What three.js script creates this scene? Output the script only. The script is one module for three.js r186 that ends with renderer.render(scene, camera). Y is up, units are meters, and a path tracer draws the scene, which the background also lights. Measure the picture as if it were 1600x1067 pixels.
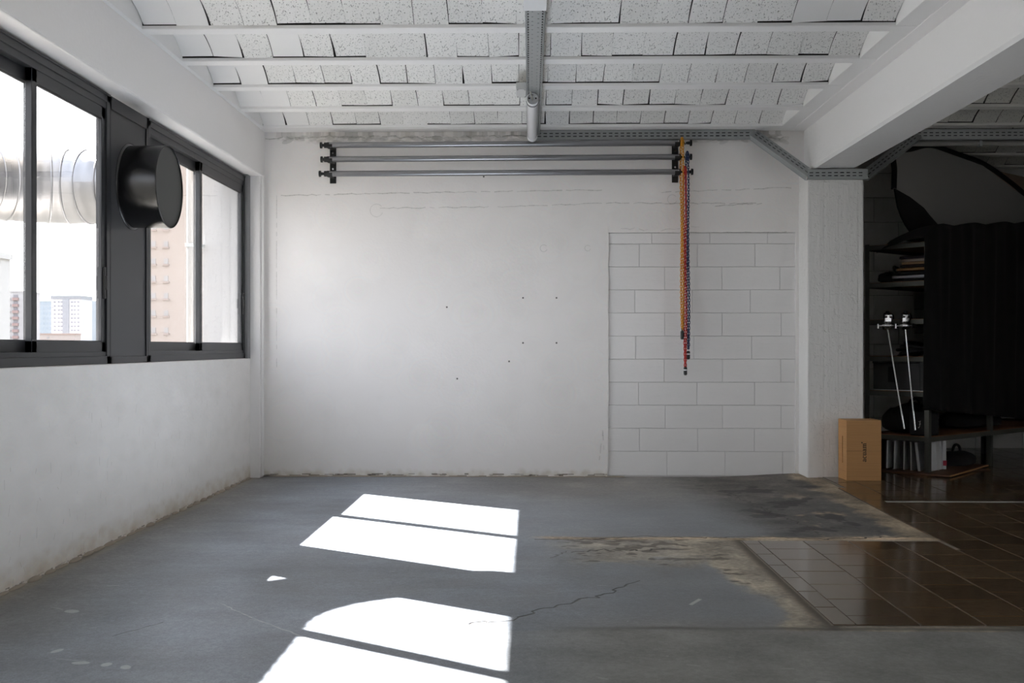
import * as THREE from 'three';
import { mergeGeometries, mergeVertices, toCreasedNormals } from 'three/addons/utils/BufferGeometryUtils.js';
import { RoundedBoxGeometry } from 'three/addons/geometries/RoundedBoxGeometry.js';

// ---------------------------------------------------------------- camera, sky, sun, exposure
const scene = new THREE.Scene();
const FOCAL = 1700, W = 1600, H = 1067;
const camera = new THREE.PerspectiveCamera(2 * Math.atan(H / 2 / FOCAL) * 180 / Math.PI, W / H, 0.05, 3000);
camera.position.set(0, 1.125, 0);
camera.rotation.set(0, Math.atan(28 / FOCAL), 0);
camera.setViewOffset(W, H, 0, -8.5, W, H);
camera.updateProjectionMatrix();
scene.add(camera);

const renderer = new THREE.WebGLRenderer({ antialias: true });
renderer.toneMapping = THREE.LinearToneMapping;
renderer.toneMappingExposure = 1.18;
renderer.shadowMap.enabled = true;
renderer.shadowMap.type = THREE.PCFSoftShadowMap;

const SUN_TRAVEL = new THREE.Vector3(1, -0.99, 0.675).normalize();
const SKY_LEVEL = 4.2, SUN_LEVEL = 84;
{
  const w = 256, h = 128, d = new Float32Array(w * h * 4), to = SUN_TRAVEL.clone().negate(), v = new THREE.Vector3();
  for (let j = 0; j < h; j++) for (let i = 0; i < w; i++) {
    const el = ((j + 0.5) / h - 0.5) * Math.PI, az = ((i + 0.5) / w - 0.5) * 2 * Math.PI;
    v.set(Math.cos(az) * Math.cos(el), Math.sin(el), Math.sin(az) * Math.cos(el));
    const up = Math.max(0, Math.sin(el)), z = Math.pow(1 - up, 2.2), c = Math.max(0, v.dot(to));
    const glow = 0.55 * Math.pow(c, 6) + 0.25 * Math.pow(c, 2), o = (j * w + i) * 4, below = el < 0 ? 0.6 : 1;
    d[o] = below * (0.71 + 0.26 * z + glow * 1.02); d[o + 1] = below * (0.78 + 0.2 * z + glow); d[o + 2] = below * (0.92 + 0.07 * z + glow * 0.95); d[o + 3] = 1;
  }
  const t = new THREE.DataTexture(d, w, h, THREE.RGBAFormat, THREE.FloatType);
  t.mapping = THREE.EquirectangularReflectionMapping; t.magFilter = THREE.LinearFilter; t.needsUpdate = true;
  scene.background = t; scene.backgroundIntensity = SKY_LEVEL;
  scene.environment = t; scene.environmentIntensity = SKY_LEVEL;
}
const sun = new THREE.DirectionalLight(new THREE.Color(1, 0.975, 0.94), SUN_LEVEL);
sun.name = 'sun';
sun.position.copy(SUN_TRAVEL).multiplyScalar(-40).add(new THREE.Vector3(-1, 0, -6));
sun.target.position.set(-1, 0, -6);
sun.castShadow = true; sun.shadow.mapSize.set(4096, 4096); sun.shadow.radius = 1;
Object.assign(sun.shadow.camera, { left: -9, right: 9, top: 9, bottom: -9, near: 1, far: 90 });
scene.add(sun, sun.target);

// ---------------------------------------------------------------- helpers
let seedState = 12345;
function rnd() { seedState = (seedState + 0x6d2b79f5) | 0; let t = Math.imul(seedState ^ (seedState >>> 15), 1 | seedState); t = (t + Math.imul(t ^ (t >>> 7), 61 | t)) ^ t; return ((t ^ (t >>> 14)) >>> 0) / 4294967296; }
const rr = (a, b) => a + (b - a) * rnd();
const ss = (a, b, x) => { const t = Math.min(1, Math.max(0, (x - a) / (b - a))); return t * t * (3 - 2 * t); };
const lerp = (a, b, t) => a + (b - a) * t;
const counts = new Map();
function numbered(name, scope) {
  const k = scope + '/' + name, n = counts.get(k) || 0; counts.set(k, n + 1);
  return n ? name + '_' + String(n).padStart(3, '0') : name;
}
function thing(name, label, category, pos = [0, 0, 0], turn = 0, group) {
  const o = new THREE.Group(); o.name = numbered(name, 'top'); o.position.set(...pos); o.rotation.y = turn;
  o.userData = { label, category }; if (group) o.userData.group = group;
  scene.add(o); return o;
}
function struct(name, pos = [0, 0, 0], label) {
  const o = new THREE.Group(); o.name = numbered(name, 'top'); o.position.set(...pos); o.userData = { kind: 'structure' };
  if (label) o.userData.label = label;
  scene.add(o); return o;
}
function part(parent, name, geo, mat, label) {
  const g = Array.isArray(geo) ? mergeGeometries(geo.map((x) => { const y = x.index ? x.toNonIndexed() : x; for (const k of Object.keys(y.attributes)) if (!['position', 'normal', 'uv'].includes(k)) y.deleteAttribute(k); return y; })) : geo;
  const m = new THREE.Mesh(g, mat); m.name = numbered(name, parent.uuid); m.castShadow = m.receiveShadow = true;
  if (label) m.userData.label = label;
  parent.add(m); return m;
}
// box with uv in metres
function box(x0, x1, y0, y1, z0, z1) {
  const g = new THREE.BoxGeometry(x1 - x0, y1 - y0, z1 - z0); g.translate((x0 + x1) / 2, (y0 + y1) / 2, (z0 + z1) / 2); return metreUV(g);
}
function rbox(x0, x1, y0, y1, z0, z1, r = 0.004, s = 2) {
  const g = new RoundedBoxGeometry(x1 - x0, y1 - y0, z1 - z0, s, r); g.translate((x0 + x1) / 2, (y0 + y1) / 2, (z0 + z1) / 2); return metreUV(g);
}
function metreUV(g) {
  const p = g.attributes.position, n = g.attributes.normal, uv = new Float32Array(p.count * 2);
  for (let i = 0; i < p.count; i++) {
    const ax = Math.abs(n.getX(i)), ay = Math.abs(n.getY(i)), az = Math.abs(n.getZ(i));
    if (ay >= ax && ay >= az) { uv[2 * i] = p.getX(i); uv[2 * i + 1] = -p.getZ(i); }
    else if (ax >= az) { uv[2 * i] = -p.getZ(i); uv[2 * i + 1] = p.getY(i); }
    else { uv[2 * i] = p.getX(i); uv[2 * i + 1] = p.getY(i); }
  }
  g.setAttribute('uv', new THREE.BufferAttribute(uv, 2)); return g;
}
function tube(points, r, seg = 24, rad = 10, closed = false) { return new THREE.TubeGeometry(new THREE.CatmullRomCurve3(points.map((p) => new THREE.Vector3(...p)), closed, 'catmullrom', 0.5), seg, r, rad, closed); }
function rod(a, b, r, rad = 12, r2 = r) {
  const A = new THREE.Vector3(...a), B = new THREE.Vector3(...b), d = B.clone().sub(A), g = new THREE.CylinderGeometry(r2, r, d.length(), rad, 1);
  g.applyQuaternion(new THREE.Quaternion().setFromUnitVectors(new THREE.Vector3(0, 1, 0), d.normalize())); g.translate((A.x + B.x) / 2, (A.y + B.y) / 2, (A.z + B.z) / 2); return g;
}
function shapeGeo(points, depth, holes = [], bevel = 0) {
  const s = new THREE.Shape(points.map((p) => new THREE.Vector2(...p)));
  for (const h of holes) s.holes.push(new THREE.Path(h.map((p) => new THREE.Vector2(...p))));
  return new THREE.ExtrudeGeometry(s, { depth, bevelEnabled: bevel > 0, bevelSize: bevel, bevelThickness: bevel, bevelSegments: 1, curveSegments: 6 });
}
// value noise
function hash(x, y, s) { let h = Math.imul(x, 374761393) ^ Math.imul(y, 668265263) ^ Math.imul(s, 1442695041); h = Math.imul(h ^ (h >>> 13), 1274126177); return ((h ^ (h >>> 16)) >>> 0) / 4294967296; }
function vn(x, y, s) {
  const xi = Math.floor(x), yi = Math.floor(y), u = x - xi, v = y - yi, a = u * u * (3 - 2 * u), b = v * v * (3 - 2 * v);
  return lerp(lerp(hash(xi, yi, s), hash(xi + 1, yi, s), a), lerp(hash(xi, yi + 1, s), hash(xi + 1, yi + 1, s), a), b);
}
function fbm(x, y, s, o = 4) { let t = 0, k = 0.5, n = 0; for (let i = 0; i < o; i++) { t += k * vn(x, y, s + i * 17); n += k; x *= 2.03; y *= 2.03; k *= 0.5; } return t / n; }
function canvasTex(w, h, draw, srgb = true) {
  const c = document.createElement('canvas'); c.width = w; c.height = h; const x = c.getContext('2d'); draw(x, w, h);
  const t = new THREE.CanvasTexture(c); t.wrapS = t.wrapT = THREE.RepeatWrapping; if (srgb) t.colorSpace = THREE.SRGBColorSpace; return t;
}
function pixelTex(w, h, f, srgb = true) {  // f(u px, v px) -> [r,g,b] 0..255, row 0 at v = 0
  const d = new Uint8Array(w * h * 4);
  for (let y = 0; y < h; y++) for (let x = 0; x < w; x++) { const c = f(x, y), o = (y * w + x) * 4; d[o] = c[0]; d[o + 1] = c[1]; d[o + 2] = c[2]; d[o + 3] = 255; }
  const t = new THREE.DataTexture(d, w, h); t.wrapS = t.wrapT = THREE.RepeatWrapping; t.magFilter = THREE.LinearFilter; t.minFilter = THREE.LinearMipmapLinearFilter; if (srgb) t.colorSpace = THREE.SRGBColorSpace; t.needsUpdate = true; return t;
}
const std = (o) => new THREE.MeshStandardMaterial(o);
const lin = (r, g, b) => new THREE.Color().setRGB(r, g, b);

// ---------------------------------------------------------------- materials
const plasterBump = pixelTex(1024, 1024, (x, y) => { const v = 128 + 70 * (fbm(x / 60, y / 60, 3, 5) - 0.5) + 40 * (fbm(x / 9, y / 9, 9, 2) - 0.5); return [v, v, v]; }, false);
plasterBump.repeat.set(0.5, 0.5);
const paintWhite = std({ color: lin(0.89, 0.868, 0.853), roughness: 0.75, bumpMap: plasterBump, bumpScale: 0.006 });
const roughBump = pixelTex(1024, 1024, (x, y) => { const board = Math.abs(Math.sin(x / 42)) > 0.985 ? -40 : 0; const v = 128 + board + 120 * (fbm(x / 18, y / 120, 31, 4) - 0.5) + 60 * (fbm(x / 14, y / 14, 5, 3) - 0.5) - (fbm(x / 22, y / 22, 77, 3) > 0.68 ? 60 : 0); return [v, v, v]; }, false);
roughBump.repeat.set(0.8, 0.8);
const columnPaint = std({ color: lin(0.88, 0.865, 0.84), roughness: 0.8, bumpMap: roughBump, bumpScale: 0.007 });
const speck = [];
for (let i = 0; i < 1300; i++) speck.push([rnd() * 512, rnd() * 512, Math.pow(rnd(), 4) * 3.6 + 0.6, rr(0.3, 0.95)]);
const drawSpeck = (bg, ink) => (x, w, h) => {
  x.fillStyle = bg; x.fillRect(0, 0, w, h);
  for (const [px, py, r, a] of speck) { x.fillStyle = ink + a + ')'; x.beginPath(); x.ellipse(px, py, r * 1.2, r, px, 0, 6.3); x.fill(); }
};
const speckMap = canvasTex(512, 512, drawSpeck('rgb(240,239,236)', 'rgba(110,109,105,')); speckMap.repeat.set(3, 3);
const speckBump = canvasTex(512, 512, drawSpeck('rgb(200,200,200)', 'rgba(0,0,0,'), false); speckBump.repeat.set(3, 3);
const ceilingPaint = std({ map: speckMap, roughness: 0.85, bumpMap: speckBump, bumpScale: 0.006 });
const ceilingPaintB = std({ map: speckMap, color: lin(0.94, 0.94, 0.935), roughness: 0.85, bumpMap: speckBump, bumpScale: 0.006 });
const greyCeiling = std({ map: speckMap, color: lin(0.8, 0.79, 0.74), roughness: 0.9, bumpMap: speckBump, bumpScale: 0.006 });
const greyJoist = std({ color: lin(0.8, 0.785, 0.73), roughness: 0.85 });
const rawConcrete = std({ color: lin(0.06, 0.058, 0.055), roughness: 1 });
const greyRender = std({ color: lin(0.26, 0.26, 0.265), roughness: 0.85, bumpMap: roughBump, bumpScale: 0.004 });
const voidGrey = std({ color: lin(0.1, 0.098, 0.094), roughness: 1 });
const joistPaint = std({ color: lin(0.87, 0.86, 0.845), roughness: 0.7, bumpMap: plasterBump, bumpScale: 0.003 });
const blockBump = pixelTex(512, 512, (x, y) => { const v = 128 + 60 * (fbm(x / 60, y / 5, 41, 3) - 0.5) + 60 * (fbm(x / 12, y / 12, 8, 3) - 0.5); return [v, v, v]; }, false);
const blockPaint = [0.89, 0.875, 0.865].map((k) => std({ color: lin(k, k * 0.98, k * 0.962), roughness: 0.78, bumpMap: blockBump, bumpScale: 0.005 }));
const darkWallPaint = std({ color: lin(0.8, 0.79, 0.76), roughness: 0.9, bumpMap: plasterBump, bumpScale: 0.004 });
const blackPaint = std({ color: lin(0.03, 0.029, 0.028), roughness: 0.95 });
const frameBlack = std({ color: lin(0.026, 0.027, 0.03), roughness: 0.42 });
const panelBlack = std({ color: lin(0.06, 0.06, 0.063), roughness: 0.5 });
const gasket = std({ color: lin(0.006, 0.006, 0.006), roughness: 0.7 });
const glass = new THREE.MeshPhysicalMaterial({ color: 0xffffff, transmission: 1, thickness: 0, roughness: 0, ior: 1.5 });
const ductBlack = std({ color: lin(0.006, 0.006, 0.0065), roughness: 0.24 });
const capBlack = std({ color: lin(0.062, 0.062, 0.058), roughness: 0.6 });
const aluminium = std({ color: lin(0.3, 0.3, 0.31), metalness: 1, roughness: 0.42 });
const galvanised = std({ color: lin(0.42, 0.44, 0.44), metalness: 0.75, roughness: 0.5 });
const steelTube = std({ color: lin(0.36, 0.36, 0.37), metalness: 1, roughness: 0.28 });
const chrome = std({ color: lin(0.85, 0.85, 0.86), metalness: 1, roughness: 0.16 });
const blackPlastic = std({ color: lin(0.012, 0.012, 0.012), roughness: 0.45 });
const whitePlastic = std({ color: lin(0.78, 0.79, 0.8), roughness: 0.35 });
const greyPlastic = std({ color: lin(0.6, 0.6, 0.59), roughness: 0.5 });

// ---------------------------------------------------------------- floor
const floorRise = (x, z) => 0.035 * ss(1.5, 2.4, x) * ss(6.45, 9.0, -z);
const FX0 = -2.62, FX1 = 2.62, FZ0 = -9.62, FZ1 = -3.2;
const floor = struct('floor');
{
  const N = 2048, sx = (FX1 - FX0) / N, sz = (FZ1 - FZ0) / N, rough = new Uint8Array(1024 * 1024 * 4);
  const xb = (z) => z < -5.36 ? lerp(0.893, 0.996, (z + 5.81) / 0.45) : z < -4.95 ? lerp(0.996, 1.049, (z + 5.36) / 0.41) : 1.053;
  const c = document.createElement('canvas'); c.width = c.height = N; const ctx = c.getContext('2d'), img = ctx.createImageData(N, N), d = img.data;
  for (let j = 0; j < N; j++) for (let i = 0; i < N; i++) {
    const x = FX0 + (i + 0.5) * sx, z = FZ0 + (j + 0.5) * sz;  // canvas row 0 is the far end (v = 1)
    const n1 = fbm(x * 1.1 + 7, z * 0.9, 1, 4), n2 = fbm(x * 5, z * 5, 21, 4), n3 = hash(i >> 1, j >> 1, 4), st = fbm(x * 2.2, z * 9, 61, 3);
    const n4 = vn(x * 60, z * 60, 71); let k = 0.75 + 0.42 * (n1 - 0.5) + 0.24 * (n2 - 0.5) + 0.12 * (st - 0.5) + 0.12 * (n3 - 0.5) + 0.08 * (n4 - 0.5);
    let r = 154 * k, g = 162 * k, b = 173 * k, ro = 0.44 + 0.2 * (n2 - 0.5);
    const mix = (t, R, G, B) => { r = lerp(r, R, t); g = lerp(g, G, t); b = lerp(b, B, t); };
    const dk = 1.05 + 0.9 * (n2 - 0.5) + 0.25 * (n4 - 0.5) + 0.1 * n3;
    mix(0.5 * ss(-0.4, 0.7, x + 0.6 * (n1 - 0.5)), 126 * (0.75 + 0.33 * k), 127 * (0.75 + 0.33 * k), 127 * (0.75 + 0.33 * k));
    mix(0.45 * ss(-1.7, -2.4, x + 0.5 * (n1 - 0.5)), 112 * dk, 104 * dk, 94 * dk);                       // dusty strip by the window wall
    mix(0.6 * ss(-7.2, -8.8, z + 1.2 * (n1 - 0.5)) * ss(-1.6, 0.4, x + (n1 - 0.5)), 112 * dk, 104 * dk, 94 * dk);                          // brown film by the back wall
    const wx = 0.25 * (n2 - 0.5), far = z < -6.4 + 0.12 * (n2 - 0.5);
    if (far) {
      const t = ss(1.1, 1.7, x + 0.6 * (n1 - 0.5));
      mix(0.72 * t, 80 * dk, 75 * dk, 70 * dk);
      const bl = ss(0.56, 0.66, fbm(x * 3.5, z * 2.2, 91, 4)) * ss(1.3, 1.9, x) * ss(-8.6, -7.6, z);
      mix(0.85 * bl, 168 * dk, 150 * dk, 126 * dk); ro = lerp(ro, 0.8, t);
      const nb = ss(0.6, 0.66, fbm(x * 4.5 + 3, z * 4, 33, 4)) * t; mix(0.5 * nb, 42, 41, 41);
      mix(0.85 * ss(2.16, 2.28, x + wx * 0.8) , 140 * dk, 126 * dk, 106 * dk);
    } else {
      const inside = z < -4.33 + 0.06 * (n2 - 0.5);
      if (inside) {
        const tr = ss(-0.05, 0.07, x - xb(z) + wx * 1.1), tt = ss(-5.62, -5.85, z + wx * 2 + 0.35 * (n1 - 0.5)) * ss(0.02, 0.4, x + wx);
        const t = Math.max(tr, tt * 0.8);
        mix(0.85 * t, 146 * dk, 135 * dk, 118 * dk); ro = lerp(ro, 0.7, t);
        const pit = ss(0.58, 0.64, fbm(x * 9, z * 14, 53, 3)) * ss(0.2, 0.5, t) * (1 - ss(1.02, 1.1, x)); mix(0.55 * pit, 58, 51, 44);
        mix(0.75 * Math.exp(-Math.pow((x - 1.21 + wx * 0.15) / 0.035, 2)), 62, 52, 42);
        mix(0.35 * ss(-4.62, -4.4, z) * ss(0, 0.5, x), 105 * dk, 98 * dk, 88 * dk);
      } else {
        const t = ss(-0.3, 0.4, x); const nk = 1.03 + 0.4 * (n2 - 0.5) + 0.12 * (n4 - 0.5) + 0.08 * n3; mix(0.85 * t, 114 * nk, 112 * nk, 107 * nk); ro = lerp(ro, 0.6, t);
      }
      mix(0.6 * Math.exp(-Math.pow((z + 4.36 + 0.03 * (n2 - 0.5)) / 0.022, 2)) * ss(0.0, 0.3, x), 60, 55, 50);
    }
    const ridge = Math.exp(-Math.pow((z + 6.42 + 0.09 * (n2 - 0.5) + 0.05 * (n1 - 0.5)) / 0.05, 2)) * ss(-0.05, 0.15, x); mix(0.9 * ridge, 172 * dk, 152 * dk, 126 * dk); ro = lerp(ro, 0.8, ridge);
    mix(0.5 * ss(-2.3, -2.36, x), 150, 138, 118);
    const o = (j * N + i) * 4; d[o] = r; d[o + 1] = g; d[o + 2] = b; d[o + 3] = 255;
    if (!(i & 1) && !(j & 1)) { const q = ((1023 - (j >> 1)) * 1024 + (i >> 1)) * 4; rough[q] = rough[q + 1] = rough[q + 2] = 255 * Math.min(1, Math.max(0.2, ro)); rough[q + 3] = 255; }
  }
  ctx.putImageData(img, 0, 0);
  const P = (x, z) => [(x - FX0) / sx, (z - FZ0) / sz];
  const bumpC = document.createElement('canvas'); bumpC.width = bumpC.height = N; const bx = bumpC.getContext('2d'); bx.fillStyle = 'rgb(160,160,160)'; bx.fillRect(0, 0, N, N);
  const crack = (pts, w, color, jit = 0.02, bump = 'rgb(40,40,40)') => {
    const path = [];
    for (let i = 0; i + 1 < pts.length; i++) { const [a, b] = [pts[i], pts[i + 1]], n = Math.ceil(Math.hypot(b[0] - a[0], b[1] - a[1]) / 0.035); for (let k = 0; k < n; k++) path.push([lerp(a[0], b[0], k / n) + rr(-jit, jit), lerp(a[1], b[1], k / n) + rr(-jit, jit)]); }
    path.push(pts[pts.length - 1]);
    for (const [q, col] of [[ctx, color], [bx, bump]]) { q.strokeStyle = col; q.lineJoin = 'round'; for (let i = 0; i + 1 < path.length; i++) { q.lineWidth = w * rr(0.5, 1.4); q.beginPath(); q.moveTo(...P(...path[i])); q.lineTo(...P(...path[i + 1])); q.stroke(); } }
  };
  crack([[-0.25, -4.42], [-0.074, -4.489], [0.061, -4.689], [0.293, -4.897], [0.42, -5.08], [0.53, -5.249]], 4, 'rgb(38,36,35)');
  crack([[0.02, -6.36], [0.3, -6.35], [0.65, -6.48], [1.03, -6.44], [1.41, -6.48], [1.73, -6.4], [2.29, -6.5]], 4, 'rgb(52,46,40)');
  crack([[0.25, -5.95], [0.4, -6.05], [0.6, -6.02], [0.75, -6.08]], 4, 'rgb(60,54,48)', 0.035);
  crack([[0.12, -5.8], [0.2, -6.0]], 3, 'rgb(60,56,52)', 0.02);
  crack([[-1.36, -4.75], [-1.13, -4.471], [-0.86, -4.19], [-0.5, -3.85]], 2, 'rgba(205,205,203,0.55)', 0.006, 'rgb(170,170,170)');
  crack([[-1.62, -4.2], [-1.5, -4.42]], 3, 'rgba(60,58,56,0.5)', 0.006);
  crack([[1.5, -8.6], [1.62, -7.6], [1.72, -6.9], [1.75, -6.55]], 3, 'rgba(50,46,42,0.5)', 0.03);
  for (let i = 0; i < 260; i++) { const x = rr(-2.2, 1.4), z = rr(-9.2, -3.4), l = Math.pow(rnd(), 3) * 0.12 + 0.006, a = rr(-0.6, 0.6); ctx.strokeStyle = `rgba(215,214,210,${rr(0.1, 0.4)})`; ctx.lineWidth = rr(1, 3); ctx.beginPath(); ctx.moveTo(...P(x, z)); ctx.lineTo(...P(x + Math.cos(a) * l, z + Math.sin(a) * l)); ctx.stroke(); }
  ctx.strokeStyle = 'rgba(190,190,186,0.8)'; ctx.lineWidth = 7; ctx.beginPath(); ctx.moveTo(...P(0.7, -4.76)); ctx.lineTo(...P(0.76, -4.87)); ctx.stroke();
  for (const [x, z] of [[-1.75, -4.0], [-1.6, -3.85], [-1.5, -3.83], [-1.42, -3.8], [-1.95, -4.6]]) { ctx.fillStyle = 'rgba(205,205,202,0.5)'; ctx.beginPath(); ctx.ellipse(...P(x, z), rr(6, 14), rr(5, 9), rr(0, 3), 0, 6.3); ctx.fill(); }
  const map = new THREE.CanvasTexture(c); map.colorSpace = THREE.SRGBColorSpace; const bump = new THREE.CanvasTexture(bumpC);
  const rt = new THREE.DataTexture(rough, 1024, 1024); rt.magFilter = THREE.LinearFilter; rt.needsUpdate = true;
  const slab = new THREE.PlaneGeometry(FX1 - FX0, FZ1 - FZ0, 80, 80); slab.rotateX(-Math.PI / 2); slab.translate((FX0 + FX1) / 2, 0, (FZ0 + FZ1) / 2);
  const p = slab.attributes.position; for (let i = 0; i < p.count; i++) p.setY(i, floorRise(p.getX(i), p.getZ(i))); slab.computeVertexNormals();
  part(floor, 'concrete_screed', slab, std({ map, bumpMap: bump, bumpScale: 0.006, roughnessMap: rt, roughness: 1 }));
  const plain = std({ color: lin(0.2, 0.2, 0.2), roughness: 0.6, bumpMap: plasterBump, bumpScale: 0.004 });
  part(floor, 'concrete_slab', [box(FX0, 7.6, -0.3, -0.012, -13.2, 2.7), box(FX0, FX1, -0.02, 0, FZ1, 2.7), box(FX1, 7.6, -0.02, 0, -4.4, 2.7)], plain);
}
// ceramic tiles on the right, a trace of them left where a partition stood
{
  const grout = std({ color: lin(0.2, 0.175, 0.14), roughness: 0.8 });
  const grain = pixelTex(256, 256, (x, y) => { const k = 0.75 + 0.5 * fbm(x / 30, y / 6, 14, 4); return [112 * k, 94 * k, 74 * k]; }); grain.repeat.set(2.5, 2.5);
  const tileMats = [0.62, 0.74, 0.52, 0.68].map((k) => std({ map: grain, color: lin(k, k * 0.98, k * 0.95), roughness: 0.11 + 0.05 * k, bumpMap: plasterBump, bumpScale: 0.0004 }));
  const bed = (x0, x1, z0, z1, n = 'grout_bed') => {
    const g = new THREE.PlaneGeometry(x1 - x0, z1 - z0, 10, 30); g.rotateX(-Math.PI / 2); g.translate((x0 + x1) / 2, 0, (z0 + z1) / 2); const p = g.attributes.position;
    for (let i = 0; i < p.count; i++) p.setY(i, floorRise(p.getX(i), p.getZ(i)) + 0.002); g.computeVertexNormals(); part(floor, n, metreUV(g), grout);
  };
  bed(1.215, 2.62, -6.32, -4.405); bed(2.4, 7.5, -13.1, -6.32); bed(2.62, 7.5, -6.32, -4.405);
  const cell = 0.2597, len = 0.3, g0 = new RoundedBoxGeometry(0.254, 0.02, 0.294, 1, 0.002); metreUV(g0);
  const rest = [];
  for (let i = -2; i < 22; i++) {
    const xa = 1.575 + cell * i, phase = (i & 1) ? 0.005 : 0.155;
    const xl = Math.max(xa, 1.225), narrow = xa + cell < 2.5, zEnd = narrow ? -6.31 : -11.75;
    if (xa + cell < 1.27) continue;
    for (let k = 0; k < 30; k++) {
      const z1 = Math.min(-4.41, -4.26 - k * len + phase), z0 = Math.max(zEnd, -4.26 - (k + 1) * len + phase), zc = (z0 + z1) / 2;
      if (z1 - z0 < 0.04) continue;
      const x0 = z0 < -6.32 ? Math.max(xl, zc < -8.4 ? 2.44 : 2.38) : xl, x1 = xa + cell;
      if (xa > 0.47 * -zc + 0.35 || zc < -11.2) { rest.push(new THREE.Matrix4().compose(new THREE.Vector3((x0 + x1) / 2, floorRise((x0 + x1) / 2, zc) - 0.0045, zc), new THREE.Quaternion().setFromEuler(new THREE.Euler(Math.atan((floorRise((x0 + x1) / 2, zc + 0.1) - floorRise((x0 + x1) / 2, zc - 0.1)) / -0.2), 0, 0)), new THREE.Vector3((x1 - x0) / cell, 1, (z1 - z0) / len))); continue; }
      const m = part(floor, 'tile', g0, tileMats[Math.floor(rnd() * 4)]);
      m.position.set((x0 + x1) / 2, floorRise((x0 + x1) / 2, zc) - 0.0045 + rr(-0.0004, 0.0004), (z0 + z1) / 2);
      m.scale.set((x1 - x0) / cell, 1, (z1 - z0) / len);
      m.rotation.x = Math.atan((floorRise(m.position.x, zc + 0.1) - floorRise(m.position.x, zc - 0.1)) / -0.2);
    }
  }
  const field = new THREE.InstancedMesh(g0, tileMats[0], rest.length); rest.forEach((m, k) => field.setMatrixAt(k, m)); field.name = 'tile_field'; field.userData.kind = 'stuff'; field.castShadow = field.receiveShadow = true; floor.add(field);
}
{ const t = thing('floor_strip', 'thin pale metal threshold strip laid across the dark tiles', 'strip', [0, 0, 0]); part(t, 'strip', rbox(2.53, 6.2, 0.014, 0.026, -7.81, -7.76, 0.003), std({ color: lin(0.5, 0.49, 0.46), metalness: 0.4, roughness: 0.4 })); }

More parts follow.
